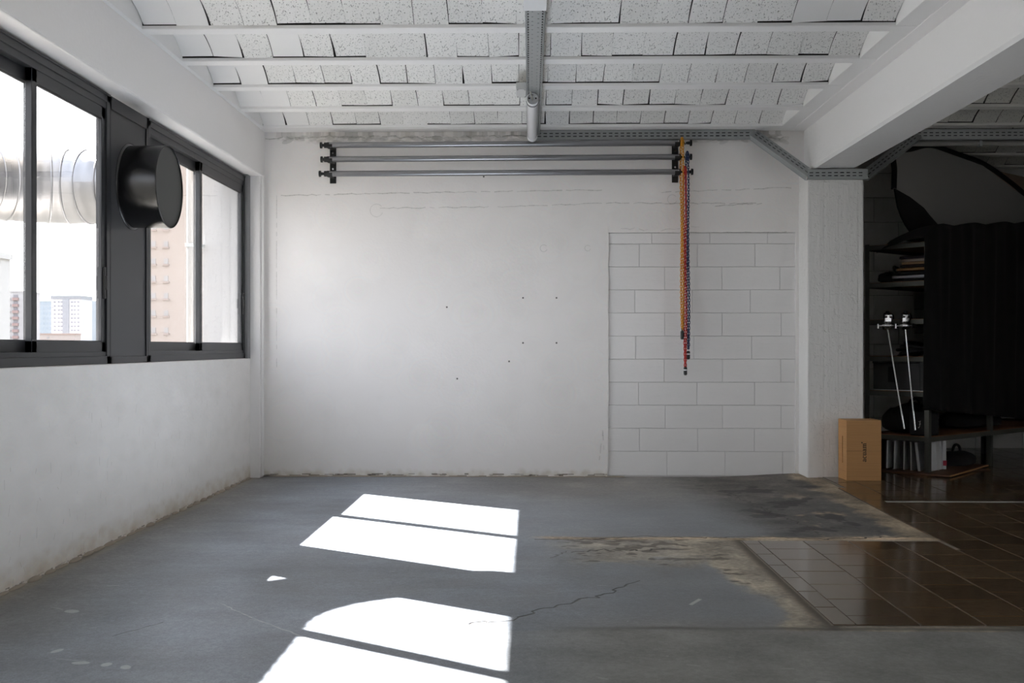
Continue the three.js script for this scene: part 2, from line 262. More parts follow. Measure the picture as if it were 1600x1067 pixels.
// ---------------------------------------------------------------- back wall: plaster skin, bricked-up bay
const BZ = -9.42;
const wallBack = struct('wall_back');
{
  const X0 = -2.62, X1 = 2.8, Y1 = 3.0, w = 2048, h = 1120, S = w / (X1 - X0);
  const P = (x, y) => [(x - X0) * S, h - y * S];
  const lines = (x, ink, soft) => {
    x.lineCap = 'round';
    const wob = (pts, lw, a, jit = 0.005, gap = 0.1) => { x.strokeStyle = ink(a); for (let i = 0; i + 1 < pts.length; i++) { const [p, q] = [pts[i], pts[i + 1]], n = Math.ceil(Math.hypot(q[0] - p[0], q[1] - p[1]) / 0.04); let py = 0; for (let k = 0; k < n; k++) { const ny = rr(-jit, jit); if (rnd() > gap) { x.lineWidth = lw * rr(0.5, 1.3); x.beginPath(); x.moveTo(...P(lerp(p[0], q[0], k / n), lerp(p[1], q[1], k / n) + py)); x.lineTo(...P(lerp(p[0], q[0], (k + 1) / n), lerp(p[1], q[1], (k + 1) / n) + ny)); x.stroke(); } py = ny; } } };
    seedState = 777;
    wob([[-2.2, 2.44], [-1.2, 2.46], [0.2, 2.48], [0.62, 2.48]], 2.5, 0.5); wob([[-1.3, 2.33], [-0.2, 2.34], [0.7, 2.37], [2.0, 2.36]], 2.5, 0.45);
    wob([[-2.2, 2.44], [-2.2, 0.95]], 2, 0.35, 0.004, 0.45); wob([[1.1, 2.46], [2.25, 2.5]], 2.5, 0.45); wob([[1.6, 2.34], [1.95, 2.37]], 3, 0.5);
    wob([[-2.3, 2.935], [-1.7, 2.955], [-0.9, 2.94], [0.0, 2.95]], 3.5, 0.65, 0.012, 0.2); wob([[-1.2, 2.92], [-0.2, 2.9]], 3, 0.4, 0.014, 0.5); wob([[1.9, 2.93], [2.15, 2.915], [2.25, 2.96]], 4, 0.6, 0.012, 0.2);
    wob([[1.0, 2.11], [2.25, 2.115]], 2.5, 0.4); wob([[0.75, 2.16], [1.1, 2.13], [1.5, 2.17]], 2, 0.3, 0.01, 0.4);
    wob([[0.6, 0.15], [0.63, 0.4], [0.65, 0.1]], 3, 0.35, 0.02, 0.4);
    x.strokeStyle = ink(0.4); x.lineWidth = 1.5; for (const [cx, cy, r] of [[-1.33, 2.31, 0.055], [1.23, 2.4, 0.04], [0.12, 1.98, 0.03], [0.5, 1.98, 0.025]]) { x.beginPath(); x.arc(...P(cx, cy), r * S, 0.4, 5.6); x.stroke(); }
    if (!soft) for (const [hx, hy] of [[-0.06, 1.55], [0.23, 1.55], [-0.06, 1.16], [0.23, 1.16], [-0.18, 1.0], [-0.63, 0.85], [-0.72, 1.47], [-0.4, 2.6], [1.2, 1.3]]) { x.fillStyle = 'rgba(60,56,52,0.85)'; x.beginPath(); x.arc(...P(hx, hy), 2.6, 0, 6.3); x.fill(); }
  };
  const map = canvasTex(w, h, (x) => {
    x.fillStyle = 'rgb(243,239,236)'; x.fillRect(0, 0, w, h);
    seedState = 99;
    for (let i = 0; i < 500; i++) { const px = rnd() * w, py = rnd() * h, r = rr(10, 80), g = x.createRadialGradient(px, py, 0, px, py, r), q = rnd() > 0.5 ? '252,250,248' : '230,227,223'; g.addColorStop(0, `rgba(${q},0.16)`); g.addColorStop(1, `rgba(${q},0)`); x.fillStyle = g; x.fillRect(px - r, py - r, 2 * r, 2 * r); }
    for (let i = 0; i < 900; i++) { const px = rnd() * w, d = Math.pow(rnd(), 2.2) * 0.05, r = rr(5, 18); const py = h - d * S, g = x.createRadialGradient(px, py, 0, px, py, r); g.addColorStop(0, 'rgba(150,128,104,0.07)'); g.addColorStop(1, 'rgba(150,128,104,0)'); x.fillStyle = g; x.fillRect(px - r, py - r, 2 * r, 2 * r); }
    for (let i = 0; i < 120; i++) { const px = rr(0, w), py = h - rr(0.005, 0.03) * S; x.fillStyle = `rgba(58,48,38,${rr(0.2, 0.6)})`; x.fillRect(px, py, rr(6, 40), rr(2, 6)); }
    for (let i = 0; i < 420; i++) { const px = P(rr(-2.2, 2.2), 0)[0], py = P(0, rr(2.895, 2.965))[1], r = rr(5, 22); x.fillStyle = `rgba(${rnd() > 0.5 ? '150,148,142' : '196,192,184'},${rr(0.05, 0.3)})`; x.beginPath(); x.ellipse(px, py, r, r * 0.4, rr(-0.4, 0.4), 0, 6.3); x.fill(); }
    lines(x, (a) => `rgba(140,136,130,${a * 0.6})`);
  });
  const bump = canvasTex(w, h, (x) => {
    const im = x.createImageData(w, h); for (let j = 0; j < h; j++) for (let i = 0; i < w; i++) { const v = 150 + 60 * (fbm(i / 70, j / 70, 5, 4) - 0.5) + 22 * (fbm(i / 6, j / 6, 15, 2) - 0.5), o = (j * w + i) * 4; im.data[o] = im.data[o + 1] = im.data[o + 2] = v; im.data[o + 3] = 255; } x.putImageData(im, 0, 0);
    lines(x, (a) => `rgba(60,60,60,${a * 0.8})`, true);
  }, false);
  for (const t of [map, bump]) { t.wrapS = t.wrapT = THREE.ClampToEdgeWrapping; }
  const mat = std({ map, bumpMap: bump, bumpScale: 0.008, roughness: 0.72 });
  const uvWall = (g) => { const p = g.attributes.position, uv = new Float32Array(p.count * 2); for (let i = 0; i < p.count; i++) { uv[2 * i] = (p.getX(i) - X0) / (X1 - X0); uv[2 * i + 1] = p.getY(i) * S / h; } g.setAttribute('uv', new THREE.BufferAttribute(uv, 2)); return g; };
  const edge = []; seedState = 31; for (let i = 0; i <= 22; i++) edge.push([0.678 + rr(-0.005, 0.005) - (i < 2 ? 0.01 : 0), i * 0.0961]);
  const outline = [[X0, -0.02], ...edge, [2.29, 2.114], [2.29, -0.02], [X1, -0.02], [X1, Y1 + 0.1], [X0, Y1 + 0.1]];
  const skin = shapeGeo(outline, 0.06); skin.translate(0, 0, BZ - 0.06); part(wallBack, 'plaster', uvWall(skin), mat);
  part(wallBack, 'core', box(X0, X1, -0.3, 3.3, -9.7, BZ - 0.05), paintWhite);
  part(wallBack, 'mortar_bed', box(0.6, 2.35, 0, 2.2, BZ - 0.06, BZ - 0.0235), std({ color: lin(0.66, 0.645, 0.63), roughness: 0.9, bumpMap: plasterBump, bumpScale: 0.006 }));
  const rows = [[2.018, 2.11, 1.05], [1.819, 2.015, 0.945], [1.62, 1.816, 1.16], [1.421, 1.617, 0.91], [1.221, 1.418, 1.165], [1.021, 1.218, 0.915], [0.821, 1.018, 1.165], [0.622, 0.818, 0.945], [0.422, 0.619, 1.165], [0.222, 0.419, 0.945], [0.012, 0.219, 1.185]];
  rows.forEach(([y0, y1, j], n) => {
    const xs = [0.66]; for (let x = j - 0.5; x < 2.31; x += 0.5) if (x > 0.72 && x < 2.27) xs.push(x + rr(-0.006, 0.006)); xs.push(2.3);
    for (let i = 0; i + 1 < xs.length; i++) { const dz = rr(-0.0015, 0.0015); part(wallBack, 'block', rbox(xs[i] + rr(0.0002, 0.002), xs[i + 1] - rr(0.0002, 0.002), y0 - 0.001 + rr(0, 0.002), y1 + 0.001 - rr(0, 0.002), BZ - 0.05, BZ - 0.018 + dz, 0.003, 1), blockPaint[Math.floor(rnd() * 3)]); }
  });
}

// ---------------------------------------------------------------- window wall, beam over it, corner pilaster
const WX = -2.40, SILL = 1.028, HEAD = 2.577;
{
  const map = canvasTex(1024, 1024, (x, w, h) => {  // 2.7 m high dado, stains at its foot; repeats every 4 m along
    x.fillStyle = 'rgb(243,240,237)'; x.fillRect(0, 0, w, h); seedState = 55;
    for (let i = 0; i < 260; i++) { const px = rnd() * w, py = rnd() * h, r = rr(12, 90), g = x.createRadialGradient(px, py, 0, px, py, r), q = rnd() > 0.55 ? '252,250,248' : '226,222,217'; g.addColorStop(0, `rgba(${q},0.16)`); g.addColorStop(1, `rgba(${q},0)`); x.fillStyle = g; x.fillRect(px - r, py - r, 2 * r, 2 * r); }
    for (let i = 0; i < 420; i++) { const px = rnd() * w, py = h - Math.pow(rnd(), 2) * 110, r = rr(10, 50), g = x.createRadialGradient(px, py, 0, px, py, r); g.addColorStop(0, 'rgba(172,150,124,0.055)'); g.addColorStop(1, 'rgba(168,140,112,0)'); x.fillStyle = g; x.fillRect(px - r, py - r, 2 * r, 2 * r); }
    for (let i = 0; i < 90; i++) { x.fillStyle = `rgba(66,56,46,${rr(0.15, 0.5)})`; x.fillRect(rnd() * w, h - rr(2, 18), rr(5, 30), rr(2, 7)); }
    x.strokeStyle = 'rgba(120,116,110,0.3)'; for (let i = 0; i < 60; i++) { const px = rnd() * w, py = rr(h * 0.25, h), l = rr(8, 60); x.lineWidth = rr(0.6, 1.6); x.beginPath(); x.moveTo(px, py); x.lineTo(px + rr(-9, 9), py + l); x.stroke(); }
  });
  map.wrapT = THREE.ClampToEdgeWrapping;
  const mat = std({ map, roughness: 0.72, bumpMap: plasterBump, bumpScale: 0.007 });
  const scaleUV = (g) => { const uv = g.attributes.uv; for (let i = 0; i < uv.count; i++) uv.setXY(i, uv.getX(i) / 2, uv.getY(i) / 1.05); return g; };
  const wl = struct('wall_left');
  part(wl, 'dado', scaleUV(rbox(-2.62, WX, -0.3, SILL, BZ - 0.05, 2.7, 0.006)), mat);
  part(wl, 'pier', box(-2.62, WX, SILL, 2.6, BZ - 0.05, -9.208), greyRender); part(wl, 'pier', box(-2.62, WX, SILL, 2.6, -4.05, 2.7), paintWhite);
  // beads of dust and loose plaster along the foot of the wall
  const foot = []; seedState = 5; for (let z = -9.28; z < -3.5; z += 0.16) { const r = rr(0.008, 0.02), l = rr(0.1, 0.17); const g = new THREE.SphereGeometry(1, 8, 5); g.scale(r * 1.4, r * 0.8, l / 2 * 1.1); g.translate(WX + 0.005, 0.002, z + l / 2); foot.push(g); }
  for (let x = -2.25; x < 0.65; x += 0.17) { const r = rr(0.006, 0.014), g = new THREE.SphereGeometry(1, 8, 5); g.scale(0.1, r * 0.8, r * 1.2); g.translate(x + 0.09, 0.002, BZ + 0.003); foot.push(g); }
  part(wl, 'mortar_fillet', foot, std({ color: lin(0.36, 0.31, 0.25), roughness: 0.95 }));
  const beam = struct('beam_left'); part(beam, 'beam', rbox(-2.62, -2.305, 2.592, 3.1, BZ - 0.05, 2.7, 0.014, 3), paintWhite);
  const pil = struct('pillar_left'); part(pil, 'pilaster', rbox(-2.5, -2.315, 0, 2.6, BZ - 0.02, -9.30, 0.008), paintWhite); part(pil, 'conduit', rod([-2.308, 0.02, -9.345], [-2.308, 2.6, -9.345], 0.016, 12), paintWhite);
}

// ---------------------------------------------------------------- aluminium sliding windows
function slidingWindow(name, zf, zn, farSash, nearSash, panes) {
  const w = struct(name), t = 0.045, X = -2.42;
  const ring = (z0, z1, y0, y1, a, b, x0, x1) => [rbox(x0, x1, y0, y0 + b, z0, z1, 0.002, 1), rbox(x0, x1, y1 - a, y1, z0, z1, 0.002, 1), rbox(-2.468, x1, y0, y1, z0, z0 + t, 0.002, 1), rbox(x0, x1, y0, y1, z1 - t, z1, 0.002, 1)];
  part(w, 'frame', [...ring(zf, zn, SILL, HEAD, 0.05, 0.045, -2.51, X), rbox(-2.51, -2.426, HEAD - 0.088, HEAD - 0.04, zf + 0.03, zn - 0.03, 0.002, 1), rbox(-2.51, -2.426, SILL + 0.03, SILL + 0.07, zf + 0.03, zn - 0.03, 0.002, 1), rbox(X - 0.01, X + 0.006, HEAD - 0.012, HEAD, zf, zn, 0.002, 1)], frameBlack);
  const sash = (z0, z1, xf, latchAtFar) => {
    const y0 = SILL + 0.066, y1 = HEAD - 0.085, st = 0.055, th = 0.034;
    const s = part(w, 'sash', [rbox(xf - th, xf, y0, y0 + 0.062, z0, z1, 0.003, 1), rbox(xf - th, xf, y1 - 0.068, y1, z0, z1, 0.003, 1), rbox(xf - th, xf, y0, y1, z0, z0 + st, 0.003, 1), rbox(xf - th, xf, y0, y1, z1 - st, z1, 0.003, 1)], frameBlack);
    part(s, 'glass', box(xf - 0.014, xf - 0.01, y0 + 0.05, y1 - 0.05, z0 + 0.04, z1 - 0.04), glass);
    part(s, 'gasket', [box(xf - 0.02, xf - 0.006, y0 + 0.058, y0 + 0.066, z0 + 0.05, z1 - 0.05), box(xf - 0.02, xf - 0.006, y1 - 0.072, y1 - 0.064, z0 + 0.05, z1 - 0.05)], gasket);
    if (latchAtFar) part(s, 'latch', [rbox(xf - 0.004, xf + 0.012, 1.40, 1.58, z0 + 0.018, z0 + 0.04, 0.004), rbox(xf + 0.004, xf + 0.02, 1.45, 1.53, z0 + 0.022, z0 + 0.036, 0.004)], blackPlastic);
    return s;
  };
  sash(...farSash, -2.43, true); sash(...nearSash, -2.468, false);
  return w;
}
slidingWindow('window_1', -6.233, -4.05, [-6.19, -5.27], [-5.385, -4.08]);
slidingWindow('window_2', -9.208, -6.865, [-9.175, -7.975], [-8.1, -6.89]);

// blanking panel between the windows, with the duct through it
{
  const p = struct('trim_1'); const hole = []; for (let i = 0; i < 48; i++) { const a = i / 48 * 2 * Math.PI; hole.push([6.6 + 0.235 * Math.cos(a), 2.1 + 0.235 * Math.sin(a)]); }
  const plate = shapeGeo([[6.865, SILL + 0.002], [6.233, SILL + 0.002], [6.233, HEAD], [6.865, HEAD]], 0.04, [hole]); plate.rotateY(Math.PI / 2); plate.translate(-2.47, 0, 0);
  part(p, 'panel', metreUV(plate), panelBlack);
  part(p, 'border', [rbox(-2.44, -2.421, SILL, HEAD, -6.865, -6.835, 0.002, 1), rbox(-2.44, -2.421, SILL, HEAD, -6.262, -6.24, 0.002, 1), rbox(-2.44, -2.421, HEAD - 0.075, HEAD, -6.865, -6.24, 0.002, 1), rbox(-2.44, -2.421, SILL, SILL + 0.04, -6.865, -6.24, 0.002, 1)], frameBlack);
  const d = thing('vent_duct', 'round black capped duct sticking out of the dark panel between two windows', 'duct', [-2.43, 2.1, -6.6]);
  const lathe = (pts, n = 64) => { const g = new THREE.LatheGeometry(pts.map((q) => new THREE.Vector2(...q)), n); g.rotateZ(-Math.PI / 2); return g; };
  part(d, 'barrel', lathe([[0.232, -0.045], [0.246, -0.045], [0.248, 0.0], [0.25, 0.225], [0.2515, 0.23], [0.25, 0.235], [0.247, 0.235], [0.246, 0.228]]), ductBlack);
  part(d, 'collar', lathe([[0.247, 0.0], [0.262, 0.0], [0.263, 0.004], [0.252, 0.012], [0.249, 0.012]]), ductBlack);
  part(d, 'end_cap', lathe([[0.0001, 0.226], [0.24, 0.226], [0.247, 0.229], [0.247, 0.2], [0.0001, 0.2]]), capBlack, 'grey round end cap');
}
// flexible aluminium duct outside the glass
{
  const d = thing('flexible_duct', 'silver ribbed flexible duct running outside behind the window glass', 'duct', [0, 0, 0]);
  const path = new THREE.CurvePath(), V = (x, z) => new THREE.Vector3(x, 2.1, z), pts = [V(-2.45, -6.6), V(-2.56, -6.6), V(-2.67, -6.6)];
  for (let i = 1; i <= 12; i++) { const a = i / 12 * Math.PI / 2; pts.push(V(-2.67 - 0.66 * Math.sin(a), -5.94 - 0.66 * Math.cos(a))); }
  for (let z = -5.7; z <= -1; z += 0.3) pts.push(V(-3.33, z));
  const curve = new THREE.CatmullRomCurve3(pts), g = new THREE.TubeGeometry(curve, 260, 0.222, 40), L = curve.getLength();
  const p = g.attributes.position, c = new THREE.Vector3(), q = new THREE.Vector3();
  for (let i = 0; i <= 260; i++) { curve.getPointAt(i / 260, c); for (let k = 0; k <= 40; k++) { const id = i * 41 + k; q.fromBufferAttribute(p, id).sub(c); const s = 1 + 0.004 * Math.sin(i * 1.9) + 0.016 * (vn(i / 3, k / 5, 3) - 0.5); q.multiplyScalar(s).add(c); p.setXYZ(id, q.x, q.y, q.z); } }
  g.computeVertexNormals(); part(d, 'hose', g, aluminium);
  for (let s = 0.12; s < L - 0.1; s += 0.118) { const u = s / L, at = curve.getPointAt(u), dir = curve.getTangentAt(u), t = new THREE.TorusGeometry(0.222, 0.006, 8, 48); t.applyQuaternion(new THREE.Quaternion().setFromUnitVectors(new THREE.Vector3(0, 0, 1), dir.clone().applyAxisAngle(new THREE.Vector3(0, 1, 0), rr(-0.12, 0.12)))); t.translate(at.x, at.y, at.z); part(d, 'rib', t, aluminium); }
}

// ---------------------------------------------------------------- column, right beam, right room shell
{
  const c = struct('column_right'); part(c, 'shaft', rbox(2.318, 2.785, -0.1, 2.618, -9.62, -9.12, 0.012, 2), columnPaint);
  const b = struct('beam_right'); const prof = [[2.362, 3.1], [2.362, 2.635], [2.38, 2.615], [2.7, 2.615], [2.716, 2.63], [2.716, 3.1]];
  const g = shapeGeo(prof, 12.2); g.translate(0, 0, -9.5); part(b, 'beam', metreUV(g), std({ color: lin(0.87, 0.86, 0.845), roughness: 0.78, bumpMap: plasterBump, bumpScale: 0.008 }));
  part(b, 'ledge', rbox(2.25, 2.37, 2.985, 3.1, BZ, 2.7, 0.008), paintWhite);
  // right room
  const wr = struct('wall_right'); 
  const wb = struct('wall_far'); part(wb, 'backing', box(2.6, 7.6, -0.3, 3.3, -12.1, -11.82), std({ color: lin(0.3, 0.29, 0.27), roughness: 0.95 }));
  const bm = [0.84, 0.88, 0.8].map((k) => std({ color: lin(k, k * 0.98, k * 0.93), roughness: 0.9, bumpMap: blockBump, bumpScale: 0.006 }));
  for (let r = 0; r < 13; r++) for (let x = 2.79 - (r & 1 ? 0.22 : 0); x < 3.6; x += 0.45) if (x + 0.45 > 2.85) part(wb, 'block', rbox(Math.max(2.79, x) + 0.003, Math.min(3.62, x + 0.45) - 0.003, r * 0.23 + 0.003, r * 0.23 + 0.227, -10.5, -10.3, 0.004, 1), bm[Math.floor(rnd() * 3)]);
  part(wb, 'backing', box(2.79, 3.61, -0.1, 3.02, -10.52, -10.306), std({ color: lin(0.5, 0.49, 0.46), roughness: 0.95 }));
  for (let r = 0; r < 12; r++) for (let x = 2.8 + (r & 1 ? -0.25 : 0); x < 7.39; x += 0.5) part(wb, 'block', rbox(Math.max(2.8, x) + 0.004, Math.min(7.4, x + 0.5) - 0.004, r * 0.255 + 0.004, r * 0.255 + 0.251, -11.84, -11.8, 0.004, 1), bm[Math.floor(rnd() * 3)]);
  const ws = struct('wall_side'); part(ws, 'wall', box(2.6, 2.79, -0.3, 3.3, -12, -9.6), darkWallPaint);
  const wk = struct('wall_rear'); part(wk, 'wall', box(-2.7, 7.6, -0.3, 3.3, 2.5, 2.7), std({ color: lin(0.85, 0.84, 0.83), roughness: 0.85 }));
  // daylight from the far side of the floor: a long window in the right wall, level with the camera
  const za = -3.2, zb = 2.2, ya = 0.9, yb = 2.7, w3 = struct('window_3'), fr = (y0, y1, z0, z1) => rbox(7.47, 7.53, y0, y1, z0, z1, 0.003, 1);
  part(wr, 'wall', [box(7.4, 7.6, -0.3, 3.3, -13.2, za), box(7.4, 7.6, -0.3, 3.3, zb, 2.7), box(7.4, 7.6, -0.3, ya, za, zb), box(7.4, 7.6, yb, 3.3, za, zb)], darkWallPaint);
  part(w3, 'frame', [fr(ya, ya + 0.05, za, zb), fr(yb - 0.05, yb, za, zb), ...[0, 1, 2, 3].map((i) => fr(ya, yb, lerp(za, zb - 0.05, i / 3), lerp(za + 0.05, zb, i / 3)))], frameBlack);
  for (let i = 0; i < 3; i++) part(w3, 'glass', box(7.498, 7.502, ya + 0.04, yb - 0.04, lerp(za, zb - 0.05, i / 3) + 0.04, lerp(za + 0.05, zb, (i + 1) / 3) - 0.04), glass);
}

// ---------------------------------------------------------------- ceiling: joists and hollow blocks
const ceiling = struct('ceiling');
{
  const CY = 2.99, face = 0.024, sp = 0.7155, w = 0.11, zj = (k) => -9.275 + sp * k;
  part(ceiling, 'slab', box(-2.62, 7.6, 3.2, 3.35, -13.2, 2.7), voidGrey);
  const joist = (x0, x1, k, m) => { const z = zj(k), g = shapeGeo([[z - w / 2, CY + 0.022], [z - w / 2, CY + 0.004], [z - w / 2 + 0.004, CY], [z + w / 2 - 0.004, CY], [z + w / 2, CY + 0.004], [z + w / 2, CY + 0.022]], x1 - x0); part(ceiling, 'joist_core', box(x0, x1, CY + 0.018, CY + 0.21, z - w / 2 + 0.018, z + w / 2 - 0.018), rawConcrete); g.rotateY(-Math.PI / 2); g.translate(x1, 0, 0); part(ceiling, 'joist', metreUV(g), m); };
  // rotateY(-90) sends shape x to +z
  const blockGeo = (x0, x1, z0, z1, seed, open) => {  // z0 far end, z1 near end; four independent corners, arched underside
    seedState = seed; const n = 12, pos = [], idx = [], top = CY + 0.2, side = () => open ? (rnd() < 0.25 ? rr(-0.006, 0) : rr(0.002, 0.0085)) : -0.003, liftL = side(), liftR = side(), gapAt = () => rnd() < 0.45 ? rr(-0.003, 0.0005) : rr(0.0015, 0.008), jl = gapAt(), jr = gapAt(), wl = gapAt() * 0.6, wr = gapAt() * 0.6, tilt = rr(-0.003, 0.003);
    for (let i = 0; i <= n; i++) {
      const t = i / n, w3 = Math.min(1, t / 0.32), xa = x0 + lerp(jl, wl, w3), xb = x1 - lerp(jr, wr, w3), y = CY + face + 0.105 * Math.pow(Math.max(0, Math.sin(Math.PI * t)), 0.85) + tilt * t, z = lerp(z0, z1, t);
      pos.push(xa, y + liftL * (1 - t), z, xb, y + liftR * (1 - t), z, xa, top, z, xb, top, z);
    }
    for (let i = 0; i < n; i++) { const a = i * 4, b = a + 4; idx.push(a, a + 1, b + 1, a, b + 1, b); }
    const under = idx.length;
    for (let i = 0; i < n; i++) { const a = i * 4, b = a + 4; idx.push(a + 2, a, b, a + 2, b, b + 2, a + 1, a + 3, b + 3, a + 1, b + 3, b + 1); }
    const e = n * 4; idx.push(0, 2, 3, 0, 3, 1, e, e + 1, e + 3, e, e + 3, e + 2);
    let g = new THREE.BufferGeometry(); g.setAttribute('position', new THREE.Float32BufferAttribute(pos, 3)); g.setIndex(idx); g = g.toNonIndexed(); g.computeVertexNormals(); g = toCreasedNormals(g, 0.7); g.clearGroups(); g.addGroup(0, under, 0); g.addGroup(under, idx.length - under, 1); return metreUV(g);
  };
  let seed = 1000;
  for (let k = -1; k < 17; k++) {
    if (k >= 0) joist(-2.33, 2.3, k, joistPaint);
    const z0 = zj(k) + w / 2, z1 = zj(k + 1) - w / 2;
    if (k >= 6 || k < 0) { if (k < 0) part(ceiling, 'infill', box(-2.33, 2.3, CY, CY + 0.15, BZ - 0.02, -9.32), joistPaint); else part(ceiling, 'infill', box(-2.33, 2.3, CY + face, CY + 0.2, z0, z1), ceilingPaint); continue; }
    seedState = seed++; const off = rr(0, 0.2); let x = -2.29 + off * 0.12, first = true;
    part(ceiling, 'infill', rbox(-2.33, x, CY + 0.001, CY + 0.2, z0, z1, 0.004, 1), joistPaint);
    for (; x < 1.98; x += 0.2) { seedState = seed * 7 + 3; const open = rnd() > 0.38, gap = open ? rr(0.002, 0.012) : 0; part(ceiling, 'ceiling_block', blockGeo(x, x + 0.2, z0 + gap, z1, seed * 13 + 5, open), [first || rnd() < 0.03 ? joistPaint : rnd() > 0.4 ? ceilingPaint : ceilingPaintB, rawConcrete]); seed++; first = x < -2.15; }
    part(ceiling, 'infill', rbox(x + 0.001, 2.3, CY + 0.001, CY + 0.2, z0, z1, 0.004, 1), joistPaint);
  }
  for (let k = -5; k < 17; k++) {
    if (zj(k) < -11.8) continue;
    joist(2.7, 7.5, k, greyJoist); const z0 = zj(k) + w / 2, z1 = zj(k + 1) - w / 2;
    if (k > 3) { part(ceiling, 'infill', box(2.7, 7.5, CY + face, CY + 0.2, z0, z1), greyCeiling); continue; }
    let x = 2.72; const lim = 0.47 * -z0 + 0.3; for (; x < lim; x += 0.2) { seedState = seed * 7 + 3; part(ceiling, 'ceiling_block', blockGeo(x, x + 0.2, z0 + 0.004, z1, seed * 13 + 5, rnd() > 0.4), [greyCeiling, rawConcrete]); seed++; }
    part(ceiling, 'infill', box(x, 7.5, CY + face, CY + 0.2, z0, z1), greyCeiling);
  }
}

// ---------------------------------------------------------------- cable trays
function slots(len, rows, pitch, sl, sw, extra = []) {
  const holes = [];
  for (const y of rows) for (let x = pitch * 0.6; x < len - pitch * 0.5; x += pitch) holes.push([[x - sl / 2, y - sw / 2], [x - sl / 2, y + sw / 2], [x + sl / 2, y + sw / 2], [x + sl / 2, y - sw / 2]]);
  for (const [x, y, r] of extra) { const h = []; for (let i = 0; i < 6; i++) h.push([x + r * Math.cos(-i * Math.PI / 3), y + r * Math.sin(-i * Math.PI / 3)]); holes.push(h); }
  return holes;
}
// a straight tray: plate in its local xy plane facing +z, flanges going back
function traySection(parent, a, b, faceDir, width, rows, pitch, sl, sw, extra) {
  const A = new THREE.Vector3(...a), B = new THREE.Vector3(...b), x = B.clone().sub(A), len = x.length(); x.normalize();
  const z = new THREE.Vector3(...faceDir), y = z.clone().cross(x).normalize(); z.copy(x).cross(y);
  const plate = shapeGeo([[0, -width / 2], [len, -width / 2], [len, width / 2], [0, width / 2]], 0.002, slots(len, rows, pitch, sl, sw, extra)); plate.translate(0, 0, -0.002);
  const fl = (s) => { const g = new THREE.BoxGeometry(len, 0.002, 0.05); g.translate(len / 2, s * (width / 2 - 0.001), -0.025); return g; };
  const lip = (s) => { const g = new THREE.CylinderGeometry(0.004, 0.004, len, 8); g.rotateZ(Math.PI / 2); g.translate(len / 2, s * (width / 2), -0.004); return g; };
  const lipB = (s) => { const g = new THREE.CylinderGeometry(0.003, 0.003, len, 8); g.rotateZ(Math.PI / 2); g.translate(len / 2, s * (width / 2), -0.05); return g; };
  const geos = [plate, fl(1), fl(-1), lip(1), lip(-1), lipB(1), lipB(-1)].map((g) => g.index ? g.toNonIndexed() : g), m = new THREE.Matrix4().makeBasis(x, y, z).setPosition(A);
  const g = mergeGeometries(geos); g.applyMatrix4(m); const s = part(parent, 'tray_section', g, galvanised);
  for (let i = 0; i < 4; i++) { const c = new THREE.CylinderGeometry(width / 9, width / 9, len - 0.02, 8); c.rotateZ(Math.PI / 2); c.translate(len / 2, (i - 1.5) * width * 0.215, -0.016 - 0.004 * (i & 1)); c.applyMatrix4(m); part(s, 'cable', c, blackPlastic); }
  return s;
}
